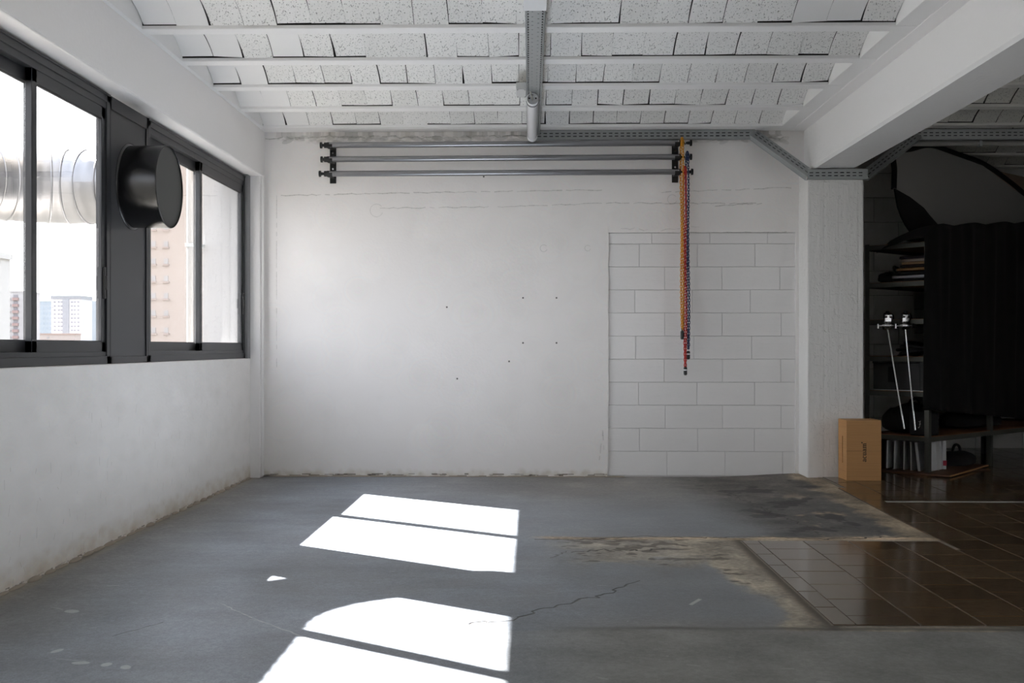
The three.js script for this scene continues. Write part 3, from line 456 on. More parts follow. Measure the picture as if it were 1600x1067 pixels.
{
  const t = thing('cable_tray', 'perforated galvanised cable tray running along the ceiling towards the camera', 'cable tray', [0, 0, 0]);
  seedState = 4242; const extra = []; for (let i = 0; i < 80; i++) extra.push([0.04 + i * 0.0425 + rr(-0.008, 0.008), (i & 1 ? 1 : -1) * 0.017, 0.0055]);
  traySection(t, [0.03, 2.945, -5.87], [0.03, 2.945, -9.37], [0, -1, 0], 0.104, [-0.041, 0.041], 0.05, 0.026, 0.011, extra);
  const lid = thing('tray_cover', 'white painted cover over the near end of the ceiling cable tray', 'cover', [0, 0, 0]); part(lid, 'cover', rbox(-0.035, 0.09, 2.938, 2.992, -5.875, -3.2, 0.004), whitePlastic);
  const w = thing('cable_tray', 'slotted galvanised cable tray along the top of the back wall, stepping down around the column', 'cable tray', [0, 0, 0]);
  const R = [-0.0125, 0.0125];
  traySection(w, [0.05, 2.948, -9.362], [1.93, 2.95, -9.362], [0, 0, 1], 0.074, R, 0.051, 0.03, 0.008);
  traySection(w, [1.92, 2.962, -9.358], [2.335, 2.568, -9.095], [0.55, 0, 1], 0.09, [-0.008, 0.02], 0.051, 0.03, 0.008);
  traySection(w, [2.31, 2.562, -9.09], [2.81, 2.562, -9.09], [0, 0, 1], 0.084, R, 0.051, 0.03, 0.008);
  traySection(w, [2.795, 2.562, -9.09], [3.32, 2.945, -9.36], [-0.45, 0, 1], 0.08, R, 0.051, 0.03, 0.008);
  traySection(w, [3.3, 2.945, -9.362], [6.6, 2.945, -9.362], [0, 0, 1], 0.084, R, 0.051, 0.03, 0.008);
  const l = thing('tube_light', 'white tubular ceiling lamp, switched off, slung under the far end of the ceiling cable tray', 'lamp', [0.019, 2.9, -7.85]);
  part(l, 'diffuser', rod([0, 0, -0.02], [0, 0, -1.27], 0.04, 32), new THREE.MeshPhysicalMaterial({ color: lin(0.78, 0.78, 0.8), roughness: 0.25, clearcoat: 0.4 }));
  const cap = (z0, z1) => { const g = new THREE.LatheGeometry([[0.0001, 0], [0.03, 0], [0.04, 0.008], [0.043, 0.02], [0.043, 0.05], [0.04, 0.052]].map((q) => new THREE.Vector2(...q)), 32); g.rotateX(z1 > z0 ? -Math.PI / 2 : Math.PI / 2); g.translate(0, 0, z0); return g; };
  part(l, 'end_cap', cap(0.012, -1), whitePlastic).rotation.set(0, 0, 0); part(l, 'end_cap', cap(-1.3, 1).rotateZ(0), whitePlastic);
  for (const dx of [-0.024, 0.024]) part(l, 'screw', rod([dx, 0.015, 0.016], [dx, 0.015, 0.008], 0.006, 10), blackPlastic);
  part(l, 'cable', tube([[0, 0, 0.01], [-0.004, 0.012, 0.04], [-0.012, 0.035, 0.07], [-0.016, 0.05, 0.1]], 0.004, 20, 8), std({ color: lin(0.6, 0.58, 0.5), roughness: 0.5 }));
  for (const z of [-0.02]) part(l, 'clip', (() => { const g = new THREE.TorusGeometry(0.043, 0.003, 6, 32); g.translate(0, 0, z); return g; })(), steelTube);
  const j = thing('junction_box', 'small grey junction box on the ceiling beside the cable tray', 'box', [-0.062, 2.99, -7.76]); part(j, 'housing', rbox(-0.036, 0.036, -0.045, 0, -0.16, 0.1, 0.006), greyPlastic); part(j, 'lid', rbox(-0.034, 0.034, -0.05, -0.044, -0.155, 0.095, 0.003), greyPlastic); for (const [x, z] of [[-0.026, -0.14], [0.026, -0.14], [-0.026, 0.08], [0.026, 0.08]]) part(j, 'screw', rod([x, -0.053, z], [x, -0.048, z], 0.005, 8), steelTube);
}

// ---------------------------------------------------------------- backdrop poles, brackets, chains
{
  const PZ = -9.285, ends = [[2.851, 2.861], [2.73, 2.742], [2.607, 2.615]];
  const bracket = (x, ys, label) => {
    const b = thing('pole_bracket', label, 'bracket', [x, 0, BZ], 0, undefined);
    part(b, 'back_plate', rbox(-0.027, 0.027, 2.543, 2.872, 0, 0.012, 0.003), blackPlastic);
    for (const y of ys) {
      const pts = [[0.005, y + 0.004], [0.09, y + 0.004], [0.106, y + 0.006], [0.108, y + 0.01]];
      for (let i = 0; i <= 10; i++) { const a = Math.PI + i / 10 * Math.PI; pts.push([0.135 + 0.0255 * Math.cos(a), y + 0.0255 * Math.sin(a)]); }
      pts.push([0.164, y + 0.004], [0.164, y - 0.014], [0.15, y - 0.0295], [0.12, y - 0.03], [0.1, y - 0.02], [0.005, y - 0.022]);
      const g = shapeGeo(pts, 0.04); g.rotateY(-Math.PI / 2); g.translate(0.02, 0, 0); part(b, 'hook', g, blackPlastic);
    }
    for (const y of [ys[2] + 0.05, ys[0] - 0.055]) part(b, 'screw', rod([0, y + 0.01, 0.011], [0, y + 0.01, 0.016], 0.008, 10), chrome);
    return b;
  };
  bracket(-1.708, ends.map((e) => e[0]), 'black triple hook bracket holding the knobbed pole ends farther from the hanging chains');
  bracket(1.252, ends.map((e) => e[1]), 'black triple hook bracket holding the pole ends beside the hanging chains');
  const which = ['topmost', 'middle', 'lowest'], colour = ['yellow', 'blue', 'red'];
  const wheelX = [1.294, 1.338, 1.317], kl = [-1.795, -1.79, -1.805], kr = [1.378, 1.378, 1.388];
  const bm = [lin(0.78, 0.36, 0.03), lin(0.018, 0.035, 0.1), lin(0.55, 0.03, 0.02)].map((c) => std({ color: c, roughness: 0.4 }));
  const yb = [1.2, 1.03, 0.895];
  ends.forEach(([yl, yr], i) => {
    const slope = (yr - yl) / 2.99, at = (x) => yl + slope * (x + 1.71);
    const p = thing('backdrop_pole', `${which[i]} of the three horizontal steel backdrop poles on the back wall`, 'pole', [0, 0, PZ]);
    part(p, 'tube', rod([-1.715, at(-1.715), 0], [1.262, at(1.262), 0], 0.0245, 28), steelTube);
    for (const [x0, s] of [[-1.715, -1], [1.262, 1]]) {
      const kx = s < 0 ? kl[i] : kr[i], inner = s < 0 ? -1.73 : wheelX[i] + 0.02;
      part(p, 'expander', [rod([x0, at(x0), 0], [x0 + s * 0.02, at(x0), 0], 0.026, 24), rod([x0 + s * 0.02, at(x0), 0], [kx, at(kx), 0], 0.009, 12)], blackPlastic);
      part(p, 'knob', [rod([kx, at(kx), 0], [kx - s * 0.016, at(kx), 0], 0.027, 12), rod([kx - s * 0.016, at(kx), 0], [kx - s * 0.045, at(kx), 0], 0.014, 12, 0.011)], blackPlastic);
      if (s < 0) part(p, 'wheel', rod([-1.735, at(x0), 0], [-1.76, at(x0), 0], 0.024, 20), blackPlastic);
      else part(p, 'wheel', rod([wheelX[i] - 0.016, at(x0), 0], [wheelX[i] + 0.016, at(x0), 0], 0.03, 20), bm[i]);
    }
    part(p, 'collar', rod([1.262, at(1.262), 0], [1.268, at(1.268), 0], 0.027, 24), chrome); part(p, 'washer', rod([kr[i] - 0.062, at(1.3), 0], [kr[i] - 0.055, at(1.3), 0], 0.02, 16), chrome);
    const y0 = yr, x = wheelX[i], n = thing('bead_chain', `${['orange yellow', 'dark blue', 'red'][i]} loop of plastic chain hanging from the ${which[i]} pole, ${['mostly behind the red one', 'right of the other two', 'reaching lowest of the three'][i]}`, 'chain', [x, y0, PZ]);
    const links = [], pitch = 0.0235, drop = y0 - yb[i] - 0.05, link = (py, pz, odd, lean) => { const t = new THREE.TorusGeometry(0.0085, 0.0034, 6, 12); t.scale(1, 1.75, 1); if (odd) t.rotateY(Math.PI / 2 - 0.5); else t.rotateY(0.35); t.translate(lean, py, pz); links.push(t); };
    for (const s of [-1, 1]) { const cnt = Math.floor(drop / pitch); for (let k = 0; k < cnt; k++) { const t = k / cnt, zz = s * lerp(0.033, 0.012, t), dx = (s > 0 ? 0.006 : -0.008) * (0.6 + 0.4 * Math.sin(k * 0.15)) + (i === 2 ? 0.006 * t : i === 0 ? 0.004 * t : 0.012 * t); link(-k * pitch, zz, k & 1, dx); } }
    for (let k = 0; k < 9; k++) { const a = k / 8 * Math.PI, t = new THREE.TorusGeometry(0.0085, 0.0034, 6, 12); t.scale(1, 1.6, 1); t.rotateX(-(a - Math.PI / 2) * 1); t.translate(0, 0.034 * Math.sin(a), 0.034 * Math.cos(a)); links.push(t); }
    part(n, 'links', links, bm[i]);
    const ex = i === 2 ? 0.006 : i === 0 ? 0.002 : 0.01, wy = yb[i] - y0;
    const cg = new THREE.LatheGeometry([[0.0001, -0.012], [0.009, -0.011], [0.0145, -0.002], [0.0145, 0.05], [0.012, 0.06], [0.0001, 0.062]].map((q) => new THREE.Vector2(...q)), 20); cg.scale(1, 1, 1.3); cg.translate(ex, wy, 0);
    part(n, 'weight', cg, blackPlastic, 'black chain weight');
    if (i !== 0) part(n, 'band', (() => { const g = new THREE.CylinderGeometry(0.0152, 0.0152, 0.011, 20); g.scale(1, 1, 1.3); g.translate(ex, wy + 0.034, 0); return g; })(), whitePlastic, 'white band on the weight');
    else part(n, 'clip', rbox(ex - 0.006, ex + 0.006, wy + 0.06, wy + 0.085, -0.008, 0.008, 0.003), blackPlastic);
  });
}

// ---------------------------------------------------------------- wooden box by the column
const plyMap = canvasTex(512, 1024, (x, w, h) => {
  x.fillStyle = 'rgb(196,146,92)'; x.fillRect(0, 0, w, h); seedState = 88;
  for (let i = 0; i < 240; i++) { const y = rnd() * h; x.strokeStyle = `rgba(${rnd() > 0.5 ? '150,102,58' : '222,176,122'},${rr(0.04, 0.16)})`; x.lineWidth = rr(1, 5); x.beginPath(); x.moveTo(0, y); x.bezierCurveTo(w * 0.3, y + rr(-26, 26), w * 0.6, y + rr(-26, 26), w, y + rr(-12, 12)); x.stroke(); }
});
plyMap.repeat.set(2, 1);
const plywood = std({ map: plyMap, roughness: 0.6 }), darkPly = std({ color: lin(0.14, 0.07, 0.035), roughness: 0.6 });
{
  const b = thing('wooden_box', 'light plywood box standing upright at the foot of the white column', 'box', [2.703, 0.042, -8.85]);
  const w = 0.139, d = 0.24, h = 0.488, label = canvasTex(512, 864, (x, cw, ch) => {
    x.drawImage(plyMap.image, 0, 0, 512, 1024, 0, 0, cw, ch); x.fillStyle = 'rgba(96,60,30,0.75)'; x.fillRect(0, ch * 0.505, cw * 0.45, 5); x.fillStyle = 'rgba(110,72,38,0.5)'; x.fillRect(cw * 0.45, ch * 0.507, cw * 0.55, 3);
    x.save(); x.translate(cw * 0.57, ch * 0.69); x.rotate(-Math.PI / 2); x.fillStyle = 'rgb(22,18,15)'; x.font = 'bold 92px serif'; x.textBaseline = 'alphabetic'; const tw = x.measureText('acuam').width; x.scale(272 / tw, 1); x.fillText('acuam', 0, 0); x.beginPath(); x.ellipse(tw * 1.02, -66, 9, 13, 0.4, 0, 6.3); x.fill(); x.restore();
  });
  const front = new THREE.BoxGeometry(2 * w, h, 0.012); front.translate(0, h / 2, -0.006);
  const fm = std({ map: label, roughness: 0.6 }); part(b, 'front_panel', front, fm);
  const hole = []; for (let i = 0; i < 24; i++) { const a = -i / 24 * 2 * Math.PI; hole.push([-d / 2 + 0.012 * Math.cos(a), h * 0.5 + 0.012 * Math.sin(a) + (Math.sin(a) > 0 ? 0.1 : -0.1)]); }
  const slot = hole.map(([p, q]) => [p * 1, q]);
  const side = shapeGeo([[-d, 0.0], [-0.012, 0], [-0.012, h], [-d, h]], 0.012, [slot]); side.rotateY(-Math.PI / 2); side.translate(-w + 0.012, 0, 0); part(b, 'side_panel', metreUV(side), plywood);
  part(b, 'side_panel', rbox(w - 0.012, w, 0, h, -d, -0.012, 0.001, 1), plywood); part(b, 'back_panel', rbox(-w + 0.012, w - 0.012, 0, h, -d, -d + 0.012, 0.001, 1), plywood);
  part(b, 'top_panel', rbox(-w + 0.012, w - 0.012, h - 0.012, h, -d + 0.012, -0.012, 0.001, 1), plywood); part(b, 'bottom_panel', rbox(-w + 0.012, w - 0.012, 0, 0.012, -d + 0.012, -0.012, 0.001, 1), plywood);
  part(b, 'inner_board', rbox(-w + 0.05, -w + 0.058, 0.02, h - 0.02, -d + 0.02, -0.02, 0.001, 1), darkPly);
}

// ---------------------------------------------------------------- shelving in the dark room
const TH = Math.atan2(0.66, 0.75), NX = 3.37, NZ = -9.25, FL = 0.041;
const shelfPoint = (lx, y, lz) => [NX + lx * Math.cos(TH) + lz * Math.sin(TH), y, NZ - lx * Math.sin(TH) + lz * Math.cos(TH)];
const shelfMetal = std({ color: lin(0.1, 0.1, 0.085), roughness: 0.5, metalness: 0.3 }), shelfWood = std({ map: plyMap, color: lin(0.45, 0.38, 0.3), roughness: 0.7 });
const fabricBlack = std({ color: lin(0.0015, 0.0015, 0.0015), roughness: 0.95 }), softBlack = std({ color: lin(0.012, 0.012, 0.013), roughness: 0.8 });
const SH = [0.365, 0.745, 1.045, 1.365, 1.69, 2.02];
{
  const s = thing('storage_shelf', 'dark metal shelving unit with board shelves, turned at an angle in the dark right corner', 'shelf', shelfPoint(0, 0, 0), TH);
  for (const [x, z] of [[0, 0], [2.2, 0], [0, -0.6], [2.2, -0.6], [1.1, 0], [1.1, -0.6]]) part(s, 'post', [rbox(x - 0.002, x + 0.04 * (x > 2 ? -1 : 1) + (x > 2 ? 0.004 : 0), 0.035, 2.03, z - 0.002, z + 0.002, 0.0008, 1), rbox(x - 0.002, x + 0.002, 0.035, 2.03, Math.min(z, z + (z < -0.3 ? 0.04 : -0.04)), Math.max(z, z + (z < -0.3 ? 0.04 : -0.04)), 0.0008, 1)], shelfMetal);
  SH.forEach((y) => { const f = part(s, 'shelf_board', rbox(0.004, 2.196, y - 0.012, y, -0.596, -0.004, 0.002, 1), shelfWood); part(f, 'edge_beam', [rbox(0, 2.2, y - 0.045, y - 0.004, -0.004, 0.004, 0.002, 1), rbox(0, 2.2, y - 0.045, y - 0.004, -0.604, -0.596, 0.002, 1), rbox(-0.004, 0.004, y - 0.045, y - 0.004, -0.6, 0, 0.002, 1), rbox(2.196, 2.204, y - 0.045, y - 0.004, -0.6, 0, 0.002, 1)], shelfMetal); });
}
const put = (name, label, cat, lx, y, lz, turn = 0, group) => thing(name, label, cat, shelfPoint(lx, y, lz), TH + turn, group);
function lump(w, h, d, seed, k = 0.25) {  // soft bag or heap resting on y = 0
  const g = new THREE.SphereGeometry(1, 32, 20), p = g.attributes.position, q = new THREE.Vector3();
  for (let i = 0; i < p.count; i++) { q.fromBufferAttribute(p, i); const n = 1 + k * (fbm(q.x * 2 + seed, q.y * 2 + q.z * 1.7 + seed, seed, 3) - 0.5) * 2; const ey = q.y < 0 ? q.y * 0.3 : Math.pow(q.y, 0.8); p.setXYZ(i, q.x * w / 2 * n, (ey * n + 0.3) / 1.3 * h, q.z * d / 2 * n); if (p.getY(i) < 0) p.setY(i, 0); }
  g.computeVertexNormals(); return g;
}
{
  let o = put('soft_bag', 'flat black soft bag on the second shelf from the top', 'bag', 0.2, SH[4], -0.46); part(o, 'body', lump(0.3, 0.1, 0.2, 3), softBlack); part(o, 'strap', tube([[-0.12, 0.08, 0.1], [-0.05, 0.14, 0.05], [0.05, 0.14, 0.02], [0.12, 0.09, 0.08]], 0.01, 24, 8), softBlack);
  const sheets = [[0.0, lin(0.02, 0.02, 0.022)], [0.03, lin(0.5, 0.5, 0.52)], [0.055, lin(0.02, 0.02, 0.02)], [0.085, lin(0.5, 0.3, 0.13)], [0.105, lin(0.03, 0.02, 0.02)], [0.125, lin(0.42, 0.27, 0.15)], [0.145, lin(0.4, 0.33, 0.28)], [0.165, lin(0.03, 0.02, 0.03)]];
  const names = ['black folded cloth at the bottom of the heap of cloths', 'pale grey folded cloth sticking out of the heap of cloths', 'black folded cloth above the pale grey one', 'orange tan folded cloth in the heap on the upper shelf', 'black folded cloth above the orange tan one', 'brown folded cloth near the top of the heap', 'beige folded cloth just under the topmost black one', 'topmost black folded cloth of the heap on the upper shelf'];
  sheets.forEach(([y, c], i) => { const f = put('folded_cloth', names[i], 'cloth', 0.34 + rr(-0.02, 0.02) + (i > 2 ? 0.04 : 0), SH[4] + y * 1.25, -0.2 + (i === 1 ? -0.06 : 0), rr(-0.06, 0.06), 'folded cloths on the upper shelf'); const g = rbox(-0.24, 0.24, 0, 0.026, -0.19 + (i > 3 ? 0.05 : 0), 0.19, 0.012, 3), p = g.attributes.position; for (let q = 0; q < p.count; q++) p.setY(q, p.getY(q) + (i ? 0.006 * Math.sin(p.getX(q) * 9) : 0)); g.computeVertexNormals(); part(f, 'fold', g, std({ color: c, roughness: 0.9 })); });
  o = put('equipment_case', 'dark grey equipment case with a narrow slot on a middle shelf', 'case', 0.33, SH[1], -0.32); part(o, 'body', rbox(-0.24, 0.24, 0, 0.25, -0.26, 0.26, 0.012), std({ color: lin(0.07, 0.07, 0.07), roughness: 0.6 })); part(o, 'recess', rbox(-0.246, -0.236, 0.07, 0.21, -0.11, -0.045, 0.004), blackPlastic); part(o, 'lid', rbox(-0.245, 0.245, 0.235, 0.262, -0.265, 0.265, 0.008), std({ color: lin(0.055, 0.055, 0.055), roughness: 0.6 }));
  o = put('binder', 'black upright binder beside the grey equipment case', 'binder', 0.08, SH[1], -0.05); part(o, 'cover', rbox(-0.05, 0.0, 0, 0.25, -0.05, 0.04, 0.004), blackPlastic); part(o, 'pages', rbox(-0.044, -0.006, 0.004, 0.244, -0.05, 0.034, 0.002), whitePlastic);
  o = put('cable_heap', 'black heap of coiled cables on the shelf above the grey case', 'cables', 0.3, SH[2], -0.28); part(o, 'coil', [0, 1, 2, 3, 4].map((i) => { const t = new THREE.TorusGeometry(0.12 + 0.02 * (i % 3), 0.014, 8, 36); t.rotateX(Math.PI / 2 + 0.12 * (i - 2)); t.translate(0.02 * i - 0.04, 0.018 + 0.018 * i, 0.02 * ((i * 2) % 3) - 0.02); return t; }), blackPlastic);
  o = put('paper_sheet', 'white sheet of board lying on a middle shelf', 'paper', 0.3, SH[1], -0.3); part(o, 'sheet', rbox(-0.28, 0.28, 0.0, 0.006, -0.29, 0.285, 0.002, 1), whitePlastic);
  o = put('equipment_bag', 'large black equipment bag on the lowest shelf', 'bag', 0.32, SH[0], -0.36); part(o, 'body', lump(0.5, 0.26, 0.42, 9, 0.15), softBlack); part(o, 'handle', tube([[-0.1, 0.22, 0.05], [-0.06, 0.29, 0.05], [0.06, 0.29, 0.05], [0.1, 0.22, 0.05]], 0.011, 24, 8), softBlack);
  o = put('camera_case', 'black case with a small white emblem beside the shelf post', 'case', 0.12, SH[0], -0.1); part(o, 'body', rbox(-0.09, 0.1, 0, 0.2, -0.1, 0.08, 0.02, 3), softBlack);
  { const c = canvasTex(128, 256, (x) => { x.fillStyle = 'rgb(8,8,8)'; x.fillRect(0, 0, 128, 256); x.strokeStyle = 'rgb(225,225,225)'; x.lineWidth = 13; x.beginPath(); x.moveTo(90, 40); x.bezierCurveTo(70, 90, 80, 150, 62, 190); x.bezierCurveTo(50, 225, 30, 220, 34, 200); x.moveTo(40, 60); x.lineTo(64, 72); x.moveTo(54, 130); x.lineTo(100, 118); x.stroke(); }); const m = part(o, 'emblem', new THREE.BoxGeometry(0.045, 0.09, 0.002), std({ map: c, roughness: 0.5 })); m.rotation.y = -Math.PI / 2; m.position.set(-0.0915, 0.1, 0.0); }
  o = put('soft_bag', 'black bag further along the lowest shelf, under the hanging black cloth', 'bag', 1.3, SH[0], -0.3); part(o, 'body', lump(0.8, 0.2, 0.45, 21, 0.2), softBlack);
  o = put('wooden_tray', 'reddish brown wooden tray at the far end of the lowest shelf', 'tray', 1.98, SH[0], -0.2); part(o, 'base', rbox(-0.18, 0.18, 0, 0.012, -0.15, 0.18, 0.002), darkPly); part(o, 'rim', [rbox(-0.18, 0.18, 0.01, 0.05, 0.168, 0.18, 0.002), rbox(-0.18, 0.18, 0.01, 0.05, -0.15, -0.138, 0.002), rbox(-0.18, -0.168, 0.01, 0.05, -0.15, 0.18, 0.002), rbox(0.168, 0.18, 0.01, 0.05, -0.15, 0.18, 0.002)], darkPly);
}
// boards and folders standing under the lowest shelf
{
  const base = put('plywood_board', 'thin brown plywood board lying on the floor under the shelf', 'board', 0.35, FL + 0.0, -0.06, 0.18); part(base, 'sheet', rbox(-0.45, 0.62, 0.008, 0.022, -0.26, 0.2, 0.002, 1), darkPly); part(base, 'edge', rbox(-0.452, 0.622, 0.009, 0.021, 0.2, 0.203, 0.001, 1), plywood);
  const lower = put('plywood_board', 'second brown plywood board, underneath and turned against the upper board', 'board', 0.3, FL, -0.1, -0.12); part(lower, 'sheet', rbox(-0.4, 0.5, 0, 0.007, -0.28, 0.2, 0.002, 1), darkPly);
  const spots = [[-0.43, 0.02, 'narrow white board leaning nearest the reddish box'], [-0.36, 0.02, 'second thin white board from the reddish box'], [-0.27, 0.01, 'thin grey board in the middle of the row under the shelf'], [-0.2, -0.02, 'pale board just left of the widest white one'], [-0.12, -0.12, 'widest white board, leaning over left of the shelf post'], [-0.05, -0.04, 'white board with a red tab left of the shelf post']];
  spots.forEach(([z, lean, label], i) => { const o = put('display_board', label, 'board', 0.2, FL + 0.022, z, 0.1); o.rotation.z = 0; const m = part(o, 'panel', rbox(-0.16, 0.16, 0, 0.245, -0.006 - (i === 4 ? 0.012 : 0), 0.006, 0.002, 1), i === 2 || i === 3 ? greyPlastic : whitePlastic); m.rotation.x = lean; part(o, 'back_leaf', rbox(-0.155, 0.155, 0.002, 0.24, -0.02, -0.01, 0.002, 1), std({ color: lin(0.05, 0.05, 0.05), roughness: 0.7 })).rotation.x = lean; if (i === 5) part(o, 'tab', rbox(-0.165, -0.15, 0.03, 0.07, -0.008, 0.009, 0.002), std({ color: lin(0.5, 0.06, 0.02), roughness: 0.5 }), 'red tab'); });
  [[0.34, 'grey white board right of the shelf post'], [0.46, 'rightmost white board with a pink tab, right of the shelf post']].forEach(([x, label], i) => { const o = put('display_board', label, 'board', x, FL + 0.022, -0.13, -0.9); part(o, 'panel', rbox(-0.02, 0.012, 0, 0.25, -0.14, 0.14, 0.003, 1), i ? whitePlastic : greyPlastic); part(o, 'back_leaf', rbox(-0.035, -0.024, 0, 0.245, -0.135, 0.135, 0.002, 1), blackPlastic); if (i) part(o, 'tab', rbox(-0.015, 0.015, 0.03, 0.075, 0.135, 0.144, 0.002), std({ color: lin(0.45, 0.03, 0.06), roughness: 0.5 }), 'pink tab'); });
  const r = put('crate', 'dark reddish brown crate beside the light plywood box', 'crate', 0.05, FL, -0.5); part(r, 'side_panel', rbox(-0.06, 0.2, 0, 0.26, 0.0, 0.012, 0.002, 1), darkPly); part(r, 'side_panel', rbox(-0.06, 0.2, 0, 0.26, -0.12, -0.108, 0.002, 1), darkPly); part(r, 'end_panel', rbox(-0.072, -0.06, 0, 0.26, -0.12, 0.012, 0.002, 1), darkPly); part(r, 'end_panel', rbox(0.2, 0.212, 0, 0.26, -0.12, 0.012, 0.002, 1), darkPly); part(r, 'lid', rbox(-0.075, 0.215, 0.26, 0.272, -0.125, 0.015, 0.002, 1), darkPly);
  const b = put('sandbag', 'black sandbag on the floor behind the boards under the shelf', 'bag', 0.85, FL, -0.2); part(b, 'body', lump(0.5, 0.14, 0.3, 33, 0.2), softBlack); part(b, 'handle', tube([[-0.08, 0.1, 0], [-0.03, 0.19, 0], [0.05, 0.18, 0], [0.1, 0.1, 0]], 0.012, 20, 8), softBlack);
}
// two grip arms with chrome heads hooked over the shelf edge
{
  const arm = (lz0, y0, lz1, y1, label) => {
    const a = shelfPoint(-0.05, y0, lz0), b = shelfPoint(-0.05, y1, lz1), o = thing('grip_arm', label, 'grip arm', a, 0, 'grip arms hanging from the shelf'), d = [b[0] - a[0], b[1] - a[1], b[2] - a[2]];
    part(o, 'rod', rod([0, 0, 0], d, 0.0085, 14), chrome);
    const disc = (x, y, z, r, t) => { const g = new THREE.CylinderGeometry(r, r, t, 24); g.rotateZ(Math.PI / 2); g.translate(x, y, z); return g; };
    part(o, 'grip_head', [disc(-0.028, 0.03, 0, 0.036, 0.018), disc(-0.006, 0.03, 0, 0.036, 0.018), disc(0.016, 0.03, 0, 0.03, 0.016), rod([-0.05, 0.03, 0], [0.055, 0.03, 0], 0.011, 16), rbox(-0.03, 0.03, 0.06, 0.125, -0.016, 0.016, 0.006), disc(-0.02, 0.115, 0, 0.026, 0.02), disc(0.02, 0.115, 0, 0.026, 0.02)], chrome);
    part(o, 't_handle', [rod([-0.05, 0.03, 0], [-0.085, 0.025, 0.005], 0.005, 10), rod([-0.085, 0.005, 0.005], [-0.085, 0.045, 0.005], 0.008, 10, 0.006)], chrome);
    part(o, 'black_knob', [rod([0.055, 0.03, 0], [0.085, 0.03, 0], 0.02, 14), rod([0.0, 0.125, 0], [0.0, 0.155, 0], 0.016, 12)], blackPlastic, 'black tightening knob');
    part(o, 'hook', tube([[0.0, 0.1, 0], [0.04, 0.13, -0.03], [0.07, 0.12, -0.07], [0.08, 0.085, -0.09]], 0.006, 20, 8), blackPlastic);
    return o;
  };
  arm(-0.352, 1.28, -0.196, 0.424, 'left of two chrome grip arms hanging on the shelf, leaning more');
  arm(-0.184, 1.278, -0.096, 0.419, 'right of two chrome grip arms hanging on the shelf, nearly upright');
}
